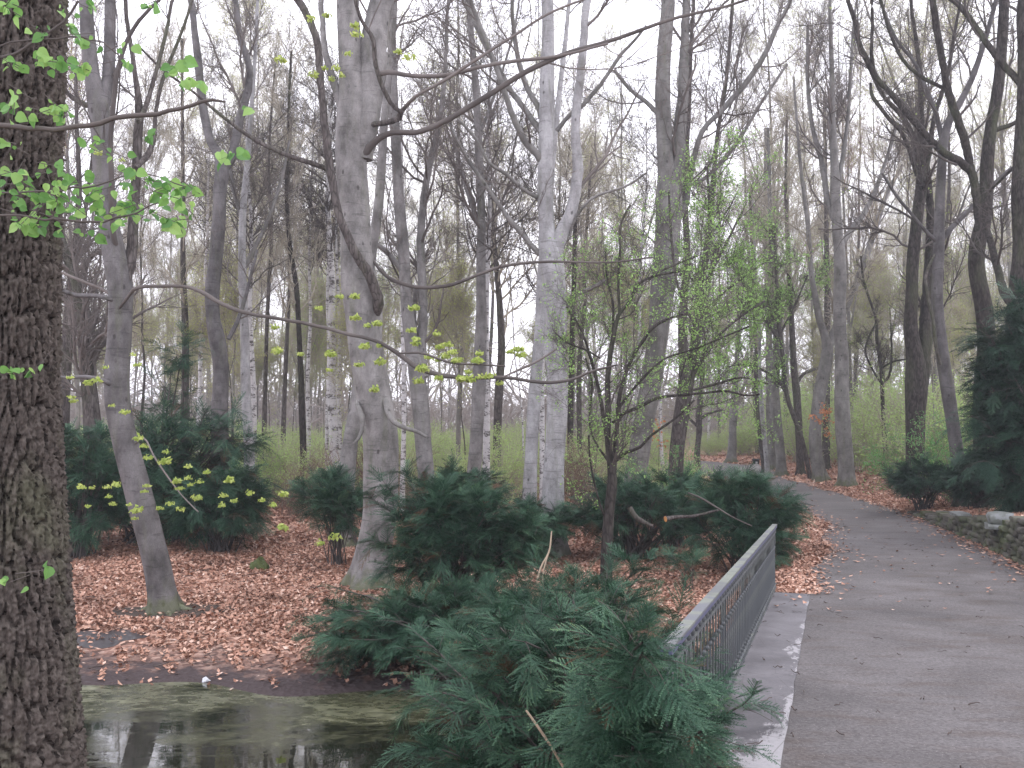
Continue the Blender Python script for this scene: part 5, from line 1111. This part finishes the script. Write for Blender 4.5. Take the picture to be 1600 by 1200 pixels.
for lab, pts, D, m in [('long grey dead branch slanting down through the yew hedge', [(1075, 770, 2), (1095, 778, 3), (1120, 793, 3), (1145, 808, 2), (1175, 822, 2)], 15.5, TWIGD), ('bare dry stalk standing in the yew behind the foreground shrub', [(826, 963, 3), (836, 920, 3), (846, 885, 3), (858, 862, 3), (862, 830, 2)], 9.2, DRY),
    ('pale dry stalk slanting through the foreground yew', [(822, 1110, 3), (840, 1135, 4), (860, 1165, 4), (880, 1198, 4)], 5.0, DRY), ('second thin dry stalk beside the standing one', [(858, 860, 2), (848, 900, 2), (850, 930, 2), (840, 960, 2)], 9.1, DRY)]:
    C = px_line(pts, D, 0); b = C[0, :3]; a = Acc(); stout(a, catmull(C, .04), 7, .1, seed=9); tag(ob('dry_stalk' if m is DRY else 'dead_branch', a.mesh('stalk', m, org=b), None, b), lab, 'stalk' if m is DRY else 'branch')
# fern-like mossy stump, mud patch, litter, rock, bin
def lump(name, label, cat, c, s, mat, seed, amp=.2):
    rng = np.random.default_rng(seed); n, m = 20, 12; th = np.linspace(0, 2*math.pi, n, endpoint=False); ph = np.linspace(-.3, math.pi/2, m)
    V = []
    for p in ph:
        for q in th:
            f = 1+amp*(math.sin(3*q+seed)*math.cos(2*p)+.6*math.sin(5*q+2*seed+3*p)+.4*math.sin(9*q+p*7)); V.append((math.cos(p)*math.cos(q)*f*s[0], math.cos(p)*math.sin(q)*f*s[1], math.sin(p)*f*s[2]))
    V = np.array(V); i = np.arange(m-1)[:, None]*n; q = np.arange(n)[None]; F = np.stack([i+q, i+(q+1) % n, i+n+(q+1) % n, i+n+q], -1).reshape(-1, 4)
    a = Acc(); a.add(V, F); return tag(ob(name, a.mesh(name, mat), None, c), label, cat)
MOSS = flat('moss', (.09, .11, .045), .95, .1)
lump('mossy_stump', 'small mossy stump in the open leaf litter', 'stump', G(405, 890), (.16, .14, .17), MOSS, 3, .25)
lump('boulder', 'grey boulder lying beside the bin at the bend of the path', 'rock', G(1176, 737), (.55, .35, .28), ROCK, 5)
lump('paper_scrap', 'crumpled white paper lying on the muddy pond edge', 'litter', G(321, 1066), (.04, .03, .035), WHITE, 7, .35)
lump('paper_scrap', 'flat white scrap on the leaves beyond the railing', 'litter', G(1064, 876), (.05, .04, .02), WHITE, 8, .3)
bp = G(1181, 731); br = root('litter_bin', bp, 'small dark litter bin at the bend of the path', 'bin'); a = Acc(); box_acc(a, (0, 0, .2), .26, .26, .4); V, F = tubes(np.array([[(0, 0, .38), (0, 0, .42), (0, 0, .44)]]), np.array([[.19, .19, .15]]), 12); a.add(V, F); ob('body', a.mesh('body', BLACK, smooth=False), br)
a = Acc(); box_acc(a, (0, -.135, .26), .1, .012, .09); ob('sticker', a.mesh('sticker', WHITE, smooth=False), br)
# wet mud patch left of the leaning beech
mp_ = G(160, 1000); a = Acc(); th = np.linspace(0, 2*math.pi, 30, endpoint=False); rr2 = 1+.18*np.sin(3*th)+.12*np.sin(5*th+1); xs = mp_[0]+.5*rr2*np.cos(th); ys_ = mp_[1]+.34*rr2*np.sin(th)
zz = H(xs, ys_)+.006; zc = float(H(mp_[0], mp_[1]))+.02; a.add(np.vstack([np.c_[xs, ys_, zz], [mp_[0], mp_[1], zc]]), np.array([[i, (i+1) % 30, 30] for i in range(30)]))
tag(ob('mud_patch', a.mesh('mud_patch', MUD)), 'bare wet mud left of the leaning beech foot', None, None, 'structure')
a = Acc(); rr2 = 1+.2*np.sin(2*th+1)+.14*np.sin(5*th); xs = lb_base[0]+.1+.72*rr2*np.cos(th); ys_ = lb_base[1]-.02+.4*rr2*np.sin(th)
a.add(np.vstack([np.c_[xs, ys_, H(xs, ys_)+.006], [lb_base[0], lb_base[1], float(H(lb_base[0], lb_base[1]))+.02]]), np.array([[i, (i+1) % 30, 30] for i in range(30)]))
SOIL = flat('dark_root_soil', (.075, .058, .048), .9, .15)
tag(ob('soil_patch', a.mesh('soil_patch', SOIL)), 'bare dark soil round the foot of the leaning beech', None, None, 'structure')
# orange dry leaves held on saplings in the background
def dryleaf(label, px, py, D, w_, n, seed):
    rng = np.random.default_rng(seed); g0 = P(px, py, D); b = np.array([g0[0], g0[1], float(H(g0[0], g0[1]))]); r = root('beech_sapling', b, label, 'sapling'); a = Acc()
    A = np.linspace(b, g0+np.array([0, 0, .6]), 8)[None]+rng.normal(size=(1, 8, 3))*.03; V, F = tubes(A, np.linspace(.014, .004, 8)[None], 4); a.add(V, F)
    B, RB = grow(A, np.full((1, 8), .01), 14, (w_*.5, w_), (1.0, 1.5), .4, 4, -.02, .15, rng, .6, .004, flat=True); V, F = tubes(B, RB, 3); a.add(V, F); ob('stem', a.mesh('stem', TWIGD, org=b), r)
    pos = B.reshape(-1, 3)[rng.choice(56, n)]+rng.normal(size=(n, 3))*.05; V, F = leaves(pos, rng.normal(size=(n, 3)), rng.uniform(.04, .09, n), rng); a = Acc(); a.add(V, F, np.repeat(rng.uniform(0, 1, n), 4)); ob('foliage', a.mesh('foliage', ROSSET, org=b, smooth=False), r)
dryleaf('sapling holding orange dead leaves between the two trunks on the right verge', 1290, 662, 33, .55, 160, 1)
dryleaf('sapling holding a few orange dead leaves beside the white birch', 1030, 688, 30, .45, 50, 2)

# ---------------------------------------------------------------- haze
hz = NB('woodland_haze'); pv = hz.t.nodes.new('ShaderNodeVolumePrincipled'); pv.inputs['Color'].default_value = (.85, .88, .96, 1); pv.inputs['Density'].default_value = .0013; pv.inputs['Anisotropy'].default_value = .2
o_ = hz.t.nodes['Material Output']; hz.t.nodes.remove(hz.b); hz.L(pv.outputs[0], o_.inputs['Volume'])
a = Acc(); box_acc(a, (0, 95, 16), 420, 216, 36); tag(ob('haze', a.mesh('haze', hz.m, smooth=False)), 'thin bluish haze between the trees', 'haze', None, 'stuff')
for T in list(TB)+[TBr, TBg]+BT+YT:
    if T.name not in used:
        for c in KIDS[T.name]: bpy.data.objects.remove(c)
        bpy.data.objects.remove(T)
